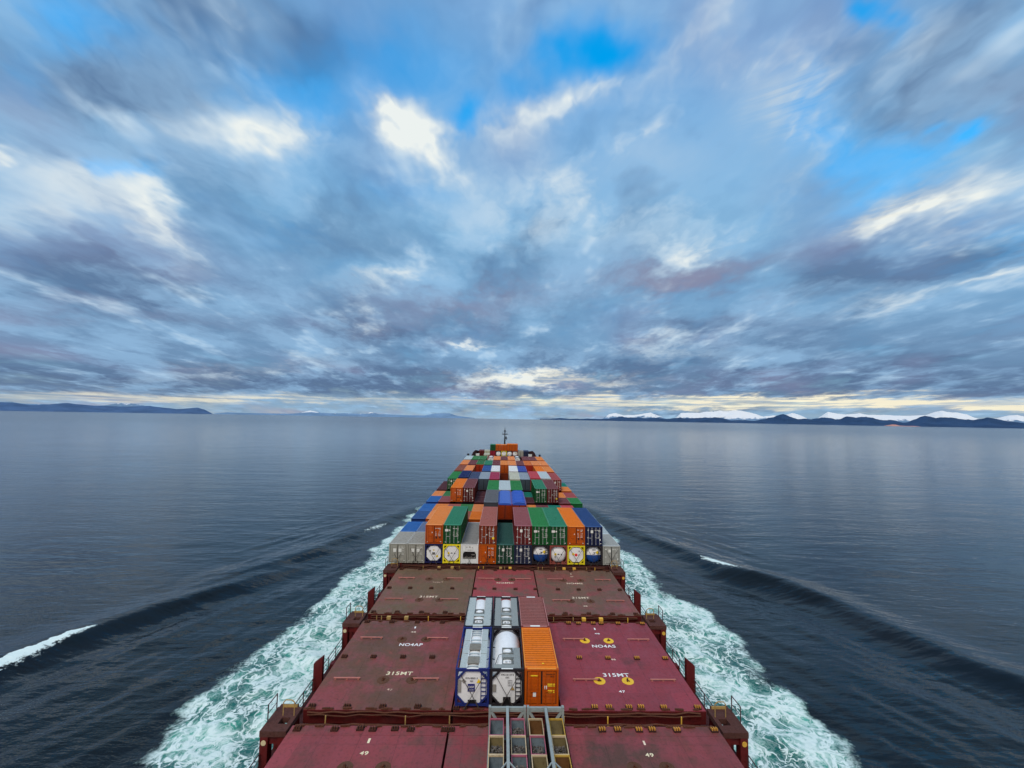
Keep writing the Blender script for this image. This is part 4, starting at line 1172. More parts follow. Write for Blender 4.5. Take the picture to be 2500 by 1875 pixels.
def tank_end_marks(mb, kind, zc, y):
    def q(x, z, w, h, m): mb.add([(x-w/2, y, z-h/2), (x+w/2, y, z-h/2), (x+w/2, y, z+h/2), (x-w/2, y, z+h/2)], [(0,1,2,3)], m)
    def dia(x, z, r, m): mb.add([(x-r, y, z), (x, y, z-r), (x+r, y, z), (x, y, z+r)], [(0,1,2,3)], m)
    if kind == 0:   # grey plates, orange diamond
        q(0, zc+0.05, 0.42, 0.16, 2); q(0, zc-0.12, 0.42, 0.16, 3); dia(0.48, zc-0.38, 0.2, 1); dia(-0.5, zc+0.35, 0.15, 3); dia(0.0, zc+0.45, 0.12, 1)
    elif kind == 1:
        dia(-0.42, zc+0.05, 0.2, 1); q(0, zc+0.06, 0.26, 0.12, 2); mb.add([(0.3,y,zc+0.1),(0.56,y,zc+0.1),(0.43,y,zc-0.1)], [(0,1,2)], 2); dia(-0.45, zc-0.3, 0.14, 3)
    elif kind == 2:
        dia(0.50, zc+0.36, 0.25, 1); mb.add([(-0.12,y,zc+0.36),(0.28,y,zc+0.36),(0.14,y,zc+0.20)], [(0,1,2)], 2); q(-0.02, zc+0.12, 0.34, 0.07, 2); q(0.0, zc+0.72, 0.5, 0.08, 2)
    elif kind == 3:
        dia(-0.40, zc+0.10, 0.22, 1); mb.disc((0, y, zc), 0.2, 14, 4, (0,-1,0)); mb.add([(0.3,y,zc+0.05),(0.52,y,zc+0.05),(0.41,y,zc-0.12)], [(0,1,2)], 2); q(0.42, zc+0.5, 0.1, 0.22, 2)
    elif kind == 4:
        q(0, zc+0.5, 0.7, 0.07, 2); q(0, zc+0.3, 0.3, 0.06, 2)

WHITE_TANK = paint('tank_white', (236,240,228), 0.80, rust=0.05, dirt=0.25, rough=0.35, vary=0.04)
WHITE_TOP = paint('tank_shell', (238,243,244), 0.98, rust=0.04, dirt=0.2, rough=0.35, vary=0.03)
BLUE_BAND = paint('tank_blue', (28,62,120), 0.62, rust=0.05, dirt=0.2, rough=0.4)
GRATE = paint('grating', (176,186,184), 0.95, rust=0.1, dirt=0.5, rough=0.6, scale=2.0)
GRATE2 = paint('grating_dull', (140,146,144), 0.95, rust=0.15, dirt=0.5, rough=0.7, scale=2.0)
BOXG = paint('box_grey', (116,122,122), 0.95, rust=0.1, dirt=0.4, rough=0.6)
LID = paint('hatch_lid', (128,124,114), 0.95, rust=0.15, dirt=0.4, rough=0.7)
TF = {'blue': paint('frame_blue', (26,36,92), 0.62, rust=0.12, dirt=0.25), 'blueT': None,
      'black': paint('frame_black', (36,32,36), 0.70, rust=0.25, dirt=0.35), 'yellow': paint('frame_yellow', (206,184,34), 0.66, rust=0.15, dirt=0.3),
      'brown': paint('frame_brown', (116,58,50), 0.66, rust=0.25, dirt=0.3), 'navy': paint('frame_navy', (24,26,64), 0.64, rust=0.15, dirt=0.3)}

def tank(col, y, z, frame, marks, octagon=True, band=False, top=None, ladder=True):
    root = empty('tank_container', (base_x(col), y, z))
    L, H, W = L20, 2.591, CW/2
    fm = TF[frame]
    mb = MB()
    for x in (-W, W-0.17):
        for yy in (0.0, L-0.17): mb.box(x, x+0.17, yy, yy+0.17, 0.1, H-0.1)
    for x in (-W-0.003, W-0.175):
        for yy in (-0.004, L-0.176):
            for zz in (0.0, H-0.118): mb.box(x, x+0.178, yy, yy+0.18, zz, zz+0.118)
    for yy in (0.012, L-0.15):
        mb.box(-W+0.172, W-0.172, yy, yy+0.13, 0.03, 0.20); mb.box(-W+0.172, W-0.172, yy, yy+0.13, H-0.20, H-0.02)
        d = 0.52 if octagon else 0.30
        for sx in (-1, 1):
            for lo in (0, 1):
                zc0 = 0.20 if lo == 0 else H-0.20; sg = 1 if lo == 0 else -1
                a = (sx*(W-0.14), yy+0.055, zc0 + sg*d); b = (sx*(W-0.14-d), yy+0.055, zc0)
                mb.bar(a, b, 0.10, 0.17, up=(0,1,0))
                if not octagon or frame in ('yellow',):
                    pass
    for x in (-W+0.004, W-0.10-0.004):
        mb.box(x, x+0.10, 0.182, L-0.182, 0.03, 0.15); mb.box(x, x+0.09, 0.182, L-0.182, H-0.115, H-0.025)
        xx = x + 0.05
        mb.bar((xx, 0.18, 0.16), (xx, 1.0, 1.2), 0.06, 0.06); mb.bar((xx, L-0.18, 0.16), (xx, L-1.0, 1.2), 0.06, 0.06)
    for yy in (1.4, 3.0, 4.6):
        mb.box(-W+0.10, W-0.10, yy-0.04, yy+0.04, 0.035, 0.13)
        for sx in (-1, 1): mb.bar((sx*(W-0.06), yy, H-0.07), (sx*(W-0.30), yy, H-0.12), 0.05, 0.05)
    for sx in (-1, 1):
        mb.box(min(sx*0.5, sx*0.75), max(sx*0.5, sx*0.75), 0.25, L-0.25, 0.14, 0.36)
    mb.build('frame', fm, root)
    # shell with domed ends
    R = 1.13; zc = 1.31
    prof = []
    for i in range(9):
        t = i/8*math.pi/2
        prof.append((max(0.001, R*math.sin(t)**0.8), 0.10 + 0.36*(1-math.cos(t))))
    prof += [(R, L*0.35), (R, L*0.65)]
    for i in range(8, -1, -1):
        t = i/8*math.pi/2
        prof.append((max(0.001, R*math.sin(t)**0.8), L - 0.10 - 0.36*(1-math.cos(t))))
    mb = MB(); mb.lathe_y(prof, 36, 0, zc, 0)
    if band:
        mb2 = [(r*1.006, yy-0.006 if i < 10 else yy+0.006) for i, (r, yy) in enumerate(prof)]
    sh = mb.build('tank_shell', WHITE_TOP if top else WHITE_TANK, root)
    if band:
        mb = MB(); mb.lathe_y(mb2, 18, 0, zc, 0, math.pi, 2*math.pi); mb.build('lower_cladding', BLUE_BAND, sh)
    if octagon:
        a_, c_ = (1.05, 0.52) if top else (0.97, 0.50)
        zlo, zhi = (0.215, 2.385) if top else (0.34, 2.28)
        mb = MB(); mb.prism_y([(-a_+c_, zlo), (a_-c_, zlo), (a_, zlo+c_), (a_, zhi-c_), (a_-c_, zhi), (-a_+c_, zhi), (-a_, zhi-c_), (-a_, zlo+c_)], 0.092, 0.30, 0)
        mb.build('end_panel', WHITE_TANK, root)
    mb = MB(); tank_end_marks(mb, marks, zc, 0.075)
    mb.build('placard', [M_MARK, M_MARKY, M_MARKB, M_MARKG, M_MARKR], root, recalc=False)
    if ladder:
        mb = MB()
        for x in (0.62, 0.98): mb.bar((x, 0.03, 0.3), (x, 0.03, 2.3), 0.035, 0.035)
        for i in range(7): mb.bar((0.62, 0.03, 0.45 + i*0.29), (0.98, 0.03, 0.45 + i*0.29), 0.035, 0.045)
        mb.build('ladder', fm if frame in ('black', 'blue') else M_BLACK, root)
    if top:
        zt = H - 0.075
        g = GRATE if top in ('twin', 'boards') else GRATE2
        def plate(x0, x1, y0, y1, m=g, nm='walkway', zz=zt, t=0.03):
            mb = MB(); mb.box(x0, x1, y0, y1, zz-t, zz); return mb.build(nm, m, root)
        def hatchbox(yc, lid=True, x=0.0):
            mb = MB()
            w = 0.42
            mb.box(x-w, x+w, yc-0.36, yc-0.32, zt-0.14, zt+0.02); mb.box(x-w, x+w, yc+0.32, yc+0.36, zt-0.14, zt+0.02)
            mb.box(x-w, x-w+0.04, yc-0.318, yc+0.318, zt-0.14, zt+0.02); mb.box(x+w-0.04, x+w, yc-0.318, yc+0.318, zt-0.14, zt+0.02)
            mb.box(x-w+0.042, x+w-0.042, yc-0.318, yc+0.318, zt-0.145, zt-0.125)
            hb = mb.build('spill_box', BOXG, root)
            if lid:
                mb = MB(); mb.tube((x, yc, zt-0.12), (x, yc, zt-0.02), 0.25, 20); mb.tube((x, yc, zt-0.02), (x, yc, zt+0.015), 0.14, 14)
                for i in range(8):
                    a = i*math.pi/4; mb.box(x+0.25*math.cos(a)-0.03, x+0.25*math.cos(a)+0.03, yc+0.25*math.sin(a)-0.03, yc+0.25*math.sin(a)+0.03, zt-0.12, zt-0.04)
                mb.build('manhole', WHITE_TOP, hb)
            else:
                mb = MB(); mb.tube((x-0.1, yc, zt-0.12), (x-0.1, yc, zt-0.02), 0.09, 12); mb.tube((x+0.14, yc+0.05, zt-0.12), (x+0.14, yc+0.05, zt-0.03), 0.07, 12); mb.build('valve', M_ZINC, hb)
        if top == 'twin':
            plate(-1.11, -0.46, 0.2, L-0.2); plate(0.46, 1.11, 0.2, L-0.2); plate(-0.455, 0.455, 2.0, 2.45); plate(-0.455, 0.455, 0.25, 0.55)
            hatchbox(2.95, True); hatchbox(1.05, False)
        elif top == 'boards':
            for i in range(3):
                a = 0.28 + i*1.86; b = a + 1.78
                plate(-0.95, -0.46, a, b); plate(0.46, 0.95, a, b)
            for yy in (0.45, 1.55, 1.72, 2.1, 3.3, 3.6, 4.05, 4.8, 5.15, 5.5):
                plate(-0.455, 0.455, yy, yy+0.10, g)
            for yy in (0.75, 2.55):
                mb = MB(); mb.box(-0.44, 0.44, yy, yy+0.86, zt+0.004, zt+0.05); mb.build('hatch_lid', LID, root)
            for x in (-0.455, 0.415): plate(x, x+0.04, 0.28, L-0.3, WHITE_TOP, 'walkway_edge', zt+0.012, 0.02)
        elif top == 'half':
            plate(0.50, 1.0, 0.25, 2.95); plate(-0.95, 0.495, 0.25, 0.72); plate(-0.4, 0.495, 1.62, 2.02)
            hatchbox(1.12, False, 0.05); hatchbox(2.55, True, 0.05)
            mb = MB(); mb.path([(-0.95, 0.5, zt-0.12), (-0.72, 1.6, zt-0.1), (-0.62, 2.0, zt-0.05), (-0.4, 2.1, zt-0.02)], 0.022, 6); mb.build('hose', M_BLACK, root)
        elif top == 'dull':
            plate(-1.05, -0.50, 0.2, L-0.2); plate(0.46, 1.05, 0.2, L-0.2); plate(-0.455, 0.455, 2.2, 2.75); plate(-0.455, 0.455, 1.35, 1.75)
            hatchbox(3.35, True); hatchbox(0.95, False)
        # pale name strips on the end rails
        for ya in (0.02, L-0.12): mb = MB(); mb.box(-0.42, 0.42, ya, ya+0.10, H-0.019, H-0.008); mb.build('name_strip', M_WHITE, root)
    return root

BN = {1: 'nearest stack row', 2: 'second stack row', 3: 'third stack row', 4: 'fourth stack row', 5: 'fifth stack row', 6: 'sixth stack row', 7: 'seventh stack row', 9: 'bow stack'}
BY = {1: 29.05, 2: 43.25, 3: 57.35, 4: 71.5, 5: 85.6, 6: 99.8, 7: 113.9, 8: 129.0, 9: 160.0}
ZB = 0.18
SLOT = {}        # (bay, tier, col, half) -> (object, words)
def put(bay, tier, cols, halves=None, **kw):
    """cols: {column: colour}; half 0 = 40 ft, 1 = near 20 ft, 2 = far 20 ft"""
    for c, k in cols.items():
        h = kw.get('half', 0)
        y = BY[bay] + (6.13 if h == 2 else 0.0) + kw.get('dy', 0.0)
        z = ZB + (tier-1)*TIER + kw.get('dz', 0.0)
        col = k
        logo = None; bars = 'same'
        if isinstance(k, tuple): col, bars, logo = k
        o = container(c, y, z, col, 20 if h else kw.get('length', 40), kw.get('high', False), kw.get('door', True), bars, logo)
        SLOT[(bay, tier, c, h)] = (o, CC[col][2])
        o['group'] = 'containers of the ' + BN.get(bay, 'bow stack')

def put_tank(bay, tier, c, words, **kw):
    o = tank(c, BY[bay] + kw.pop('dy', 0.0), ZB + (tier-1)*TIER + kw.pop('dz', 0.0), **kw)
    SLOT[(bay, tier, c, 0)] = (o, words); o['group'] = 'tank containers facing the bridge' if bay == 1 else 'tank containers in the bow stack'

# --- nearest stack row
put(1, 1, {1: ('grey', 'same', 'windows'), 2: ('grey', 'same', 'windows'), 13: ('grey2', 'same', 'mark')}, half=1)
put(1, 1, {1: 'blue', 2: 'bluegrey', 13: 'silver'}, half=2, door=False)
put_tank(1, 1, 3, 'tank with navy frame', frame='navy', marks=0, ladder=False)
put_tank(1, 1, 4, 'tank with yellow frame', frame='yellow', marks=1, ladder=False)
put(1, 1, {6: ('orange', 'same', 'tri'), 7: ('dkgreen', 'zinc', 'mark'), 8: ('slate', 'zinc', 'mark')})
put_tank(1, 1, 9, 'white and blue tank with black frame', frame='black', marks=2, band=True, octagon=False)
put_tank(1, 1, 10, 'tank with brown frame', frame='brown', marks=1, octagon=False, ladder=False)
put_tank(1, 1, 11, 'tank with yellow frame and red disc', frame='yellow', marks=3, ladder=False)
put_tank(1, 1, 12, 'white and blue tank with black frame', frame='black', marks=2, band=True, octagon=False)
put(1, 2, {3: ('orange2', 'same', 'tri'), 4: ('green2', 'zinc', 'sheet'), 6: ('salmon', 'zinc', 'yellow'), 8: ('rose', 'zinc', 'mark'),
           9: ('green', 'zinc', 'sheet'), 10: ('green2', 'zinc', 'sheet'), 11: ('orange', 'same', 'tri'), 12: ('navy', 'zinc', 'mark')})
# white refrigerated container with its machinery end
rf = container(5, BY[1], ZB, 'reefer', 40, False, False)
SLOT[(1, 1, 5, 0)] = (rf, 'white refrigerated')
mb = MB()
mb.box(-1.06, 1.06, 0.03, 0.066, 0.17, 0.62); mb.box(-1.06, 1.06, 0.03, 0.066, 1.62, 2.44); mb.box(-1.06, -0.92, 0.03, 0.066, 0.622, 1.618); mb.box(0.92, 1.06, 0.03, 0.066, 0.622, 1.618)
mb.build('machinery_panel', cmat('reefer')[0], rf)
mb = MB(); mb.prism_y([(-0.9,0.66),(0.9,0.66),(0.9,1.36),(0.68,1.6),(-0.68,1.6),(-0.9,1.36)], 0.012, 0.029, 0); mb.build('condenser_grille', M_BLACK, rf)
mb = MB()
for i in range(8): mb.box(-0.82 + i*0.21, -0.82 + i*0.21 + 0.12, 0.002, 0.011, 0.70, 0.86 + 0.05*(i % 3))
mb.box(0.28, 0.76, 0.002, 0.011, 1.16, 1.26); mb.box(-0.5, -0.28, 0.02, 0.029, 2.18, 2.26); mb.box(-0.1, 0.16, 0.02, 0.029, 2.18, 2.30); mb.box(0.3, 0.42, 0.02, 0.029, 2.08, 2.20); mb.box(-0.3, 0.45, 0.02, 0.029, 1.80, 1.86)
mb.build('fittings', [M_MARKG], rf)
rf['group'] = 'containers of the nearest stack row'
# --- second row
put(2, 1, {1: 'dkblue', 2: 'peach', 4: 'brown', 5: 'orange'}, half=1, door=False)
put(2, 1, {1: 'blue', 2: 'orange2', 3: 'salmon', 4: 'green3', 5: 'peach', 9: 'orange2', 10: 'maroon', 11: 'teal', 12: 'red'}, half=2, door=False)
put(2, 2, {6: 'dkgrey'}, high=True, door=False)
for c, w in ((7, 0), (8, 1)):
    o = container(c, BY[2], ZB + TIER, 'tarp', 40, False, True, 'same', None); SLOT[(2, 2, c, 0)] = (o, 'orange open-top'); o['group'] = 'containers of the second stack row'
    TARP = paint('tarpaulin', (42,80,172), 0.93, rust=0, dirt=0.15, rough=0.35, spec=0.6)
    mb = MB(); nx_, ny_ = 8, 60
    vs = []
    for j in range(ny_+1):
        for i in range(nx_+1):
            x = -1.225 + 2.45*i/nx_; y = -0.02 + 12.23*j/ny_
            e = min(i, nx_-i)
            h = 2.62 + 0.16*math.sin(math.pi*i/nx_)**0.5
            if w: h += 0.16*(1 if (j % 7) < 2 else -0.5)*(1 if 0 < i < nx_ else 0.3) + random.uniform(-0.02, 0.02)
            if i in (0, nx_) : h = 2.42
            vs.append((x, y, h))
    mb.add(vs, [(j*(nx_+1)+i, j*(nx_+1)+i+1, (j+1)*(nx_+1)+i+1, (j+1)*(nx_+1)+i) for j in range(ny_) for i in range(nx_)], 0, True)
    mb.add([vs[i] for i in range(nx_+1)] + [(v[0], v[1], 2.45) for v in vs[:nx_+1]], [(i, i+1, nx_+2+i, nx_+1+i) for i in range(nx_)], 0)
    mb.build('tarpaulin', TARP, o)
# --- third row
put(3, 1, {1: 'blue', 2: 'rose', 5: 'dkmaroon', 9: 'dkmaroon', 12: 'maroon', 13: 'green'}, half=1, door=False)
put(3, 1, {1: 'peach', 2: 'green3', 5: 'dkmaroon', 9: 'teal', 12: 'orange2', 13: 'redbrown'}, half=2, door=False)
put(3, 2, {3: ('orange', 'same', 'tri'), 4: ('maroon', 'zinc', 'mark'), 10: ('green2', 'zinc', 'sheet'), 11: ('maroon', 'zinc', 'yellow')}, high=True)
put(3, 2, {6: 'green', 7: 'silver', 8: 'green'}, door=False)
# --- fourth row
put(4, 1, {1: 'dkmaroon', 7: 'brown'}, door=False)
put(4, 1, {13: 'orange2'}, half=1, door=False); put(4, 1, {13: 'teal'}, half=2, door=False)
put(4, 2, {2: ('green', 'zinc', 'mark'), 5: ('steel', 'same', None), 9: ('steel', 'same', None), 12: ('redbrown', 'zinc', 'mark')})
put(4, 2, {3: 'indigo', 10: 'red', 11: 'silver'}, high=True)
put(4, 2, {4: 'slate', 6: 'crimson', 8: 'cream'}, door=False)
# --- fifth row
put(5, 2, {2: 'brown', 3: 'peach', 5: 'midblue', 6: 'white', 8: 'white', 9: 'violet', 11: 'orange', 12: 'orange2'}, door=False)
# --- sixth row
put(6, 2, {2: 'peach', 3: 'maroon', 5: 'green2', 6: 'maroon', 8: 'peach', 9: 'maroon', 10: 'orangetarp', 11: 'peach', 12: 'peach'}, door=False)
put(6, 2, {4: 'greentarp', 7: 'orange2'})
put(6, 1, {7: 'brown'}, door=False)
# --- seventh row
put(7, 2, {2: 'silver', 3: 'green3', 4: 'green3', 6: 'peach', 7: 'maroon', 8: 'peach', 10: 'maroon', 11: 'maroon', 12: 'orange2'}, door=False)
# --- bow stack on the forecastle
put(9, 1, {4: 'cream'}, dy=-6.6, dz=0.5, length=20, door=True)
put(9, 1, {4: 'cream'}, dz=1.55, half=1, door=False)
put(9, 1, {3: 'maroon', 5: 'crimson', 10: 'grey', 11: 'slate'}, dz=1.55, half=1)
for c, fr, mk in ((6, 'black', 4), (7, 'yellow', 4), (8, 'black', 1), (9, 'brown', 2)):
    put_tank(9, 1, c, {6: 'tank with black frame', 7: 'tank with yellow frame', 8: 'tank with dark frame', 9: 'tank with brown frame'}[c], dz=1.55, frame=fr, marks=mk, octagon=False, ladder=False)
put(9, 2, {5: 'green2', 6: 'orange', 7: 'orange2'}, dz=1.55, half=1)
put(9, 2, {8: 'orange', 9: 'orange'}, dz=1.55, half=1, high=True)
put_tank(8, 1, 9, 'white tank', dz=2.0, frame='black', marks=4, ladder=False)
put_tank(8, 1, 5, 'beige tank', dz=2.0, frame='brown', marks=4, ladder=False)

# labels from what stands beside each one
side = {}
def words_at(bay, tier, col, half):
    for h in (half, 0, 1, 2):
        if (bay, tier, col, h) in SLOT: return SLOT[(bay, tier, col, h)][1]
    return None
def short(w):
    return w.replace('-topped', '').replace('-covered', '').replace('tank with ', '').replace(' frame', '-framed tank').replace(' and red disc', '').replace('white and blue black-framed tank', 'blue-white tank').replace('orange open-top', 'open-top')
for (bay, tier, col, half), (o, w) in SLOT.items():
    noun = '' if 'tank' in w else ' container'
    lw, rw = words_at(bay, tier, col-1, half), words_at(bay, tier, col+1, half)
    tr = {1: 'lower', 2: 'upper'}[tier]
    size = {0: '', 1: 'short near ', 2: 'short far '}[half] if bay not in (9,) else ''
    if lw and rw: beside = 'between %s and %s' % (short(lw), short(rw)) + ('' if 'tank' in rw else ' ones')
    elif rw: beside = 'left of the %s' % short(rw) + ('' if 'tank' in rw else ' one')
    elif lw: beside = 'right of the %s' % short(lw) + ('' if 'tank' in lw else ' one')
    else: beside = 'gaps on both sides'
    place = '%s tier, %s' % (tr, BN.get(bay, 'bow stack'))
    lab = '%s%s%s, %s, %s' % (size, w, noun, beside, place)
    SLOT[(bay, tier, col, half)] = (o, w)
    o['_lab'] = lab
    o['category'] = 'tank container' if 'tank' in w else ('refrigerated container' if 'refrigerated' in w else 'shipping container')
FIX = {
 (1,1,9,0): 'white tank with blue lower half in black frame, below the bright green container',
 (1,1,12,0): 'white tank with blue lower half in black frame, below the navy container',
 (1,1,4,0): 'yellow-framed tank end with octagonal opening, left of the white refrigerated container',
 (1,1,11,0): 'yellow-framed tank end with a red disc in its centre, below the orange container',
 (1,1,3,0): 'navy-framed tank end with octagonal opening, beside the grey containers',
 (1,1,10,0): 'brown-framed tank with round white end, below the sea-green container',
 (1,1,5,0): 'white refrigerated container with dark machinery window, lower tier, nearest stack row',
 (1,1,7,0): 'dark green container with nothing on top, standing in the well of the nearest stack row',
 (2,2,7,0): 'open-top orange container under a smooth blue tarpaulin, second stack row',
 (2,2,8,0): 'open-top container under a wrinkled blue tarpaulin, second stack row',
 (3,1,5,1): 'dark maroon near half container, just right of the raised maroon one, third stack row',
 (3,1,5,2): 'dark maroon far half container, just right of the raised maroon one, third stack row',
 (3,1,9,1): 'dark maroon short container in front of the teal one, third stack row',
 (3,1,9,2): 'teal short container left of the raised sea-green one, third stack row',
 (1,1,2,1): 'inner weathered grey container of the grey pair, lower tier, nearest stack row',
 (1,1,1,1): 'outermost weathered grey container of the grey pair, lower tier, nearest stack row',
 (8,1,9,0): 'white tank showing beside the last peach container before the bow stack',
 (8,1,5,0): 'beige tank showing low beside the dull green pair before the bow stack',
 (9,1,4,0): 'cream container standing low in front of the bow stack',
 (9,1,4,1): 'cream container in the bow stack, behind the lower cream one',
 (6,2,4,0): 'red container with green top cover, sixth stack row, behind an empty slot',
 (6,2,10,0): 'red container with orange top cover, sixth stack row, behind an empty slot',
 (4,1,7,0): 'brown container sunk in the middle gap of the fourth stack row',
 (6,1,7,0): 'brown container under the middle orange one, sixth stack row',
 (4,1,1,0): 'dark maroon container low at the left edge, fourth stack row',
}
seen = {}
for key, (o, w) in SLOT.items():
    lab = FIX.get(key, o['_lab']); del o['_lab']
    lab = ' '.join(lab.split()[:16])
    if lab in seen: print('DUPLICATE LABEL', key, lab)
    seen[lab] = key
    o['label'] = lab; SHIP_ROOTS.append(o)

# --- the block standing on the near hatch
ME_END_Y = -0.0
tk = tank(6, 0.10, ZB, 'blue', 5, True, False, 'boards', True); tag(tk, 'blue-framed tank container with warning triangle and dark blue name plate on its end', 'tank container', 'tank containers on the near hatch')
def tri(mb, x, z, r, y, m): mb.add([(x-r, y, z-r*0.8), (x+r, y, z-r*0.8), (x, y, z+r*0.9)], [(0,1,2)], m)
yy = 0.06
mb = MB(); mb.box(-0.33, 0.18, yy-0.01, yy+0.002, 1.00, 1.52); mb.build('name_plate', paint('plate_blue', (22,26,92), 0.62, rust=0, dirt=0.1), tk)
def put_text(parent, t, x, z, h, w, m, y=yy-0.016):
    me = text_mesh(t, h, w); me.materials.append(m)
    o = link('lettering', me, parent, (x, y, z)); o.rotation_euler = (math.radians(90), 0, 0)
put_text(tk, 'EXSIF', -0.08, 1.24, 0.15, 0.42, M_MARK); put_text(tk, 'WORLDWIDE', -0.08, 1.08, 0.07, 0.38, M_MARK)
put_text(tk, 'EXFU 885021 8', -0.06, 1.86, 0.11, 0.86, M_MARKB, 0.05); put_text(tk, '22K2', -0.06, 1.66, 0.11, 0.24, M_MARKB, 0.05)
mb = MB(); tri(mb, 0.46, 1.72, 0.17, 0.052, 0); mb.build('warning_triangle', M_MARKY, tk, recalc=False)
mb = MB(); mb.add([(-0.78,0.052,1.72),(-0.6,0.052,1.54),(-0.44,0.052,1.70),(-0.62,0.052,1.88)], [(0,1,2,3)]); mb.box(-1.02, -0.80, 0.03, 0.06, 0.95, 1.78); mb.build('document_holder', M_MARKG, tk)
tk2 = tank(7, 0.10, ZB, 'black', 5, True, False, 'half', True); tag(tk2, 'black-framed white tank container with bare rounded top, between blue-framed tank and orange container', 'tank container', 'tank containers on the near hatch')
put_text(tk2, 'STKU 061147 8', 0.02, 2.10, 0.11, 0.9, M_MARKB, 0.06); put_text(tk2, '22K2', 0.02, 1.92, 0.10, 0.26, M_MARKB, 0.055)
for i in range(4): put_text(tk2, ('30480 KG', '67200 LB', '3920 KG', '8640 LB')[i], 0.22, 1.74 - i*0.12, 0.07, 0.32, M_MARKB, 0.05)
mb = MB(); tri(mb, 0.42, 1.22, 0.14, 0.052, 0); mb.build('warning_triangle', M_DULLY, tk2, recalc=False)
mb = MB(); mb.box(-1.02, -0.78, 0.03, 0.06, 1.0, 1.5); mb.build('document_holder', M_MARKG, tk2)
mb = MB(); mb.box(-0.27, 0.27, 0.0, 0.09, 0.21, 0.62); mb.build('valve_box', M_BLACK, tk2)
mb = MB(); mb.box(-0.30, 0.30, 0.0, 0.09, 0.21, 0.42); mb.build('valve_box', M_BLACK, tk)
tk3 = tank(6, 6.25, ZB, 'black', 4, True, False, 'twin', False); tag(tk3, 'dark-framed tank container with pale walkways, ahead of the blue-framed tank', 'tank container', 'tank containers on the near hatch')
tk4 = tank(7, 6.25, ZB, 'black', 4, True, False, 'dull', False); tag(tk4, 'dark-framed tank container with dull grey walkways, ahead of the bare-topped tank', 'tank container', 'tank containers on the near hatch')
oc = container(8, 0.10, ZB, ('orange'), 20, False, True, 'same', None); tag(oc, 'bright orange ribbed container standing on the near hatch beside the tanks', 'shipping container', 'containers on the near hatch')
mc = container(8, 6.25, ZB, 'dullred', 20, False, False); tag(mc, 'maroon ribbed container ahead of the orange one on the near hatch', 'shipping container', 'containers on the near hatch')
for ya in (0.03, L20-0.22): mb = MB(); mb.box(-0.42, 0.42, ya, ya+0.19, 2.592, 2.598); mb.build('name_strip', M_WHITE, mc)
mb = MB(); tri(mb, 0.15, 0.62, 0.10, 0, 0); mb.f = [tuple(f) for f in mb.f]; mb.v = [(x, 0.62 + (z-0.62)*1.0 + 0.1, 2.60) for x, y, z in mb.v]; mb.build('warning_triangle', M_MARKY, oc, recalc=False)
mb = MB(); mb.box(0.2, 0.38, 0.0, 0.012, 1.22, 1.45); mb.box(-0.62, -0.40, 0.0, 0.012, 0.7, 1.0); mb.build('placard', [M_WHITE], oc)

# --- crossed lashing rods on the lower tier
M_LASH = paint('lashing_steel', (58,52,48), 0.65, rust=0.5, dirt=0.4, rough=0.5)
LW = {1: 'outermost grey container', 2: 'inner grey container', 3: 'navy-framed tank', 4: 'plain yellow-framed tank', 5: 'white refrigerated container', 6: 'lower orange container', 9: 'blue and white tank under the green container', 10: 'brown-framed tank', 11: 'red-disc yellow-framed tank', 12: 'blue and white tank under the navy container', 13: 'light grey end container'}
def rods(cx, y, z0, words, h0, h1, spread, g):
    for s, nm in ((-1, 'leaning left'), (1, 'leaning right')):
        mb = MB(); mb.tube((-s*spread*0.62, 0.0, h0), (s*spread, 0.0, h1), 0.022, 6)
        mb.tube((-s*spread*0.62, 0.0, h0), (-s*spread*0.62 + s*spread*0.34, 0.0, h0 + (h1-h0)*0.21), 0.045, 6)
        o = mb.build('lashing_rod', M_LASH, None, (cx, y - (0.06 if s < 0 else 0.115), z0))
        tag(o, 'dark lashing rod %s across the %s' % (nm, words), 'lashing rod', g)
for c, w in LW.items():
    tall = c in (2, 3, 4, 10, 11, 13, 9, 12)
    rods(base_x(c), BY[1], ZB, w, -0.15, 2.05 if tall else 1.3, 0.82 if tall else 0.5, 'lashing rods of the nearest stack row')
rods(base_x(6), 0.10, ZB, 'blue-framed tank', -0.1, 2.25, 0.86, 'lashing rods on the near tanks')
rods(base_x(7), 0.10, ZB, 'bare-topped tank', -0.1, 2.25, 0.86, 'lashing rods on the near tanks')

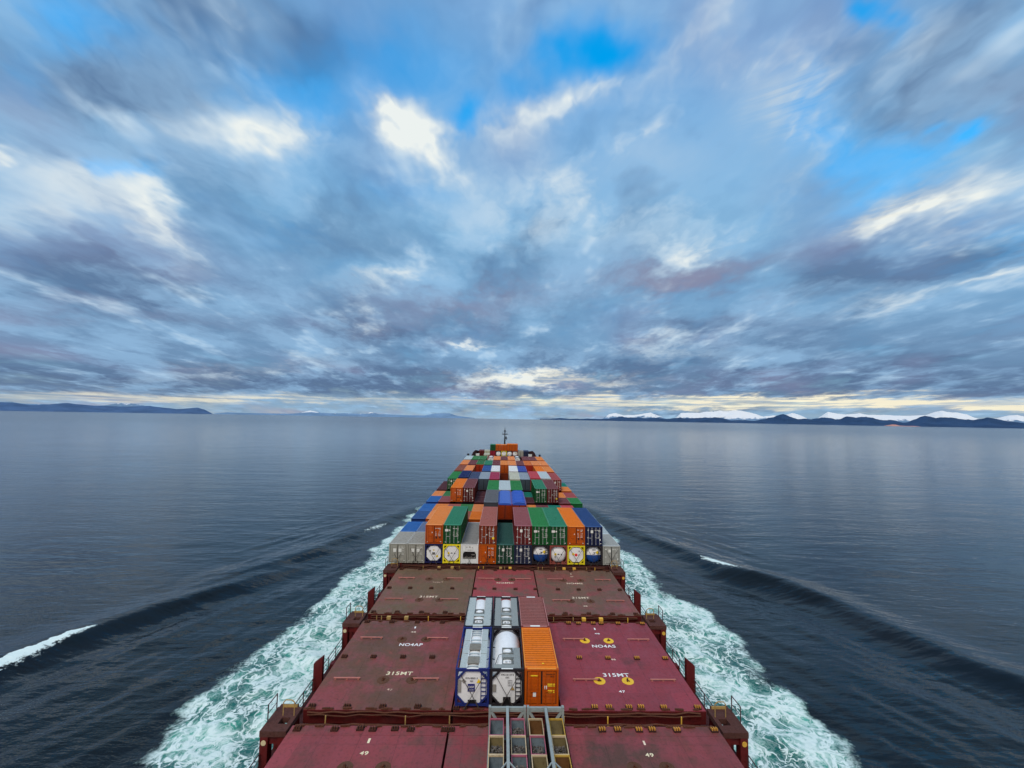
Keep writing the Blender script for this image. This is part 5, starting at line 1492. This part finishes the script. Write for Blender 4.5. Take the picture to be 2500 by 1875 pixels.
# --- open grey frames with ore bins on the nearest hatch
M_FRAME = paint('frame_grey', (142,150,148), 0.92, rust=0.18, dirt=0.35, rough=0.5)
def cargo_frame(cx, label):
    root = empty('cargo_frame', (cx, -2.62, 0.03)); tag(root, label, 'cargo frame', 'open cargo frames')
    W = CW/2; Lf = 6.0; zt = 1.98
    mb = MB(); mb.bar((0, -0.02, zt-0.06), (0, -Lf, zt-0.06), 0.17, 0.16); mb.build('spine_beam', M_FRAME, root)
    for y in (0.0, -Lf):
        mb = MB()
        mb.box(-W+0.152, W-0.152, y-0.10, y+0.10, zt-0.30, zt-0.15)
        mb.box(-W, -W+0.15, y-0.12, y+0.12, 0.12, zt-0.002); mb.box(W-0.15, W, y-0.12, y+0.12, 0.12, zt-0.002)
        mb.box(-W+0.152, W-0.152, y-0.08, y+0.08, zt-0.145, zt-0.16+0.10)
        mb.build('end_frame', M_FRAME, root)
    mb = MB()
    for x in (-W, W-0.13): mb.box(x, x+0.13, -Lf, 0, 0.0, 0.118)
    for i in range(5): mb.box(-W+0.132, W-0.132, -i*Lf/4.2-0.3, -i*Lf/4.2-0.18, 0.01, 0.10)
    mb.build('base_frame', M_FRAME, root)
    for s in (-1, 1):
        mb = MB(); mb.bar((s*(W-0.15), -0.05, zt-0.28), (s*0.62, -0.05, zt-0.95), 0.10, 0.16); mb.build('brace', M_FRAME, root)
        mb = MB(); mb.bar((s*0.07, -Lf+1.55, zt-0.05), (s*(W-0.12), -Lf+0.1, zt-0.05), 0.07, 0.07); mb.build('brace', M_FRAME, root)
    mb = MB(); mb.box(-0.045, 0.045, -Lf+0.1, -0.12, 0.12, zt-0.145); mb.build('web_plate', M_BLACK, root)
    return root
cargo_frame(0.0, 'open grey steel frame holding bins, left one of the pair at the bottom edge')
cargo_frame(2.49, 'open grey steel frame holding bins, right one behind the orange container')
BINP = {'pink': paint('bin_pink', (168,96,112), 0.85, rust=0.5, dirt=0.4), 'cream': paint('bin_cream', (188,166,132), 0.85, rust=0.5, dirt=0.45), 'yellow': paint('bin_yellow', (186,150,66), 0.85, rust=0.6, dirt=0.45)}
BIN_IN = {'grey': paint('bin_grey', (92,104,112), 0.7, rust=0.35, dirt=0.5, rough=0.7), 'khaki': paint('bin_khaki', (106,94,64), 0.7, rust=0.5, dirt=0.5, rough=0.8), 'brown': paint('bin_brown', (92,62,34), 0.7, rust=0.6, dirt=0.5, rough=0.8)}
def stone_mat():
    m, nt, p = new_mat('stones')
    g = nt.node('ShaderNodeNewGeometry').outputs['Random Per Island']
    tc = nt.node('ShaderNodeTexCoord').outputs['Object']
    c = nt.mix(g, base((52,50,50), 0.75), base((118,112,106), 0.75))
    c = nt.mix(nt.mapr(nt.noise(tc, 9.0, 4, 0.6), 0.45, 0.7), c, base((70,60,54), 0.75))
    nt.put(p.inputs['Base Color'], c); p.inputs['Roughness'].default_value = 0.85
    return m
M_STONE = stone_mat()
def bin_mesh(L, W, H):
    """skip with a curved bottom: two side plates and a rolled sheet"""
    n = 10
    prof = []
    for i in range(n+1):
        t = math.pi*(i/n)
        prof.append((-L/2*math.cos(t), H - H*math.sin(t)**0.62))
    return prof
def ore_bin(cx, y, rim, inner, stones, label, spot):
    root = empty('ore_bin', (cx, y, 0.16)); tag(root, label, 'bin', 'bins in the open cargo frames')
    L, W, H = 1.42, 0.86, 1.16
    prof = bin_mesh(L, W, H)
    mb = MB(); k = len(prof)
    vs = [(-W/2, yy, z) for yy, z in prof] + [(W/2, yy, z) for yy, z in prof]
    mb.add(vs, [(i, i+1, k+i+1, k+i) for i in range(k-1)], 0, True)
    mb.add(vs, [tuple(range(k)), tuple(range(2*k-1, k-1, -1))], 0)
    mb.build('trough', BIN_IN[inner], root)
    mb = MB()
    for s in (-1, 1):
        pts = [(s*W/2, yy, H - 0.02 + 0.06*math.sin(math.pi*(yy/L+0.5))) for yy in np.linspace(-L/2, L/2, 9)]
        for a, b in zip(pts[:-1], pts[1:]): mb.bar(a, b, 0.05, 0.09)
    for yy in (-L/2, L/2): mb.bar((-W/2-0.03, yy, H), (W/2+0.03, yy, H), 0.06, 0.10)
    mb.build('rim', BINP[rim], root)
    if stones:
        r = random.Random(int(cx*100) + int(y*77)); mb = MB()
        for i in range(120):
            x = r.uniform(-W/2+0.07, W/2-0.07); yy = r.uniform(-L/2+0.22, L/2-0.24)
            zz = 0.60 + 0.26*(1 - (yy/(L/2))**2) + r.uniform(-0.10, 0.05) - 0.12*abs(x)
            s = r.uniform(0.045, 0.085)
            ax_ = [Vector((r.gauss(0,1), r.gauss(0,1), r.gauss(0,1))).normalized() for _ in range(9)]
            bm = bmesh.new()
            for a in ax_: bm.verts.new(a*s*r.uniform(0.8, 1.25))
            bmesh.ops.convex_hull(bm, input=bm.verts)
            idx = {v: q for q, v in enumerate(bm.verts)}
            mb.add([(v.co.x+x, v.co.y+yy, v.co.z+zz) for v in bm.verts], [tuple(idx[v] for v in f.verts) for f in bm.faces])
            bm.free()
        o = mb.build('stones', M_STONE, None, (cx, y, 0.16)); o['kind'] = 'stuff'; o['label'] = 'dark broken stones in the ' + spot; SHIP_ROOTS.append(o)
ORD = ['farthest', 'middle', 'nearest']
COLN = ['outer left bin column', 'inner left bin column', 'inner right bin column', 'outer right bin column']
SPEC = [  # per column: (rim, inside, stones) from far to near
    [('pink', 'grey', False), ('cream', 'khaki', True), ('cream', 'grey', False)],
    [('pink', 'grey', True), ('cream', 'grey', True), ('pink', 'grey', True)],
    [('cream', 'brown', False), ('pink', 'grey', True), ('cream', 'khaki', False)],
    [('yellow', 'khaki', False), ('cream', 'khaki', True), ('yellow', 'brown', False)]]
for ci, cx in enumerate((-0.68, 0.66, 1.82, 3.14)):
    for ri in range(3):
        rim, inner, st = SPEC[ci][ri]
        ore_bin(cx, -3.52 - ri*1.48, rim, inner, st, '%s-rimmed %s bin, %s of three in the %s' % (rim, 'stone-filled' if st else 'empty ' + inner, ORD[ri], COLN[ci]), '%s bin of the %s' % (ORD[ri], COLN[ci].replace(' bin', '')))

DARKINK = paint('dark_ink', (92,44,20), 0.65, rust=0, dirt=0.2)
for x0, x1, z, m in ((0.30, 0.95, 2.20, DARKINK), (0.62, 0.88, 2.06, DARKINK), (-0.85, -0.25, 2.10, M_MARKY), (0.42, 0.95, 1.52, M_MARKY), (0.42, 0.95, 1.40, M_MARKY), (0.45, 0.92, 1.08, M_MARKY), (0.45, 0.92, 0.96, M_MARKY)):
    mb = MB(); mb.box(x0, x1, -0.004, 0.008, z, z+0.075); mb.build('lettering', m, oc)

# ------------------------------------------------------------------ camera on the bridge wing
def build_camera():
    cam = bpy.data.cameras.new('camera'); ob = bpy.data.objects.new('camera', cam); COL.objects.link(ob)
    pi_, ya, ro = math.radians(3.95), math.radians(1.108), math.radians(1.011)
    fwd = Vector((math.sin(ya)*math.cos(pi_), math.cos(ya)*math.cos(pi_), math.sin(pi_)))
    r = Vector((math.cos(ya), -math.sin(ya), 0)); u = r.cross(fwd)
    r2 = r*math.cos(ro) + u*math.sin(ro); u2 = -r*math.sin(ro) + u*math.cos(ro)
    m = Matrix((r2, u2, -fwd)).transposed().to_4x4()
    m.translation = Vector((-0.637, -31.871, 21.143))
    ob.matrix_world = R3 @ m
    cam.sensor_width = 36.0; cam.lens = 1038.513/2500*36.0
    cam.clip_start = 0.5; cam.clip_end = 80000
    SC.camera = ob
build_camera()
SC.view_settings.view_transform = 'Standard'; SC.view_settings.look = 'None'
SC.view_settings.exposure = 0; SC.view_settings.gamma = 1
SC.render.engine = 'CYCLES'
SC.cycles.use_denoising = True
SC.cycles.max_bounces = 6; SC.cycles.diffuse_bounces = 3; SC.cycles.glossy_bounces = 3; SC.cycles.transparent_max_bounces = 6
SC.cycles.caustics_reflective = False; SC.cycles.caustics_refractive = False
SC.cycles.use_adaptive_sampling = True; SC.cycles.adaptive_threshold = 0.015; SC.cycles.adaptive_min_samples = 12

# the ship and all it carries share the slight bow-up trim
for o in SHIP_ROOTS:
    if o.parent is None:
        o.matrix_world = R3 @ Matrix.LocRotScale(o.location, o.rotation_euler, o.scale)
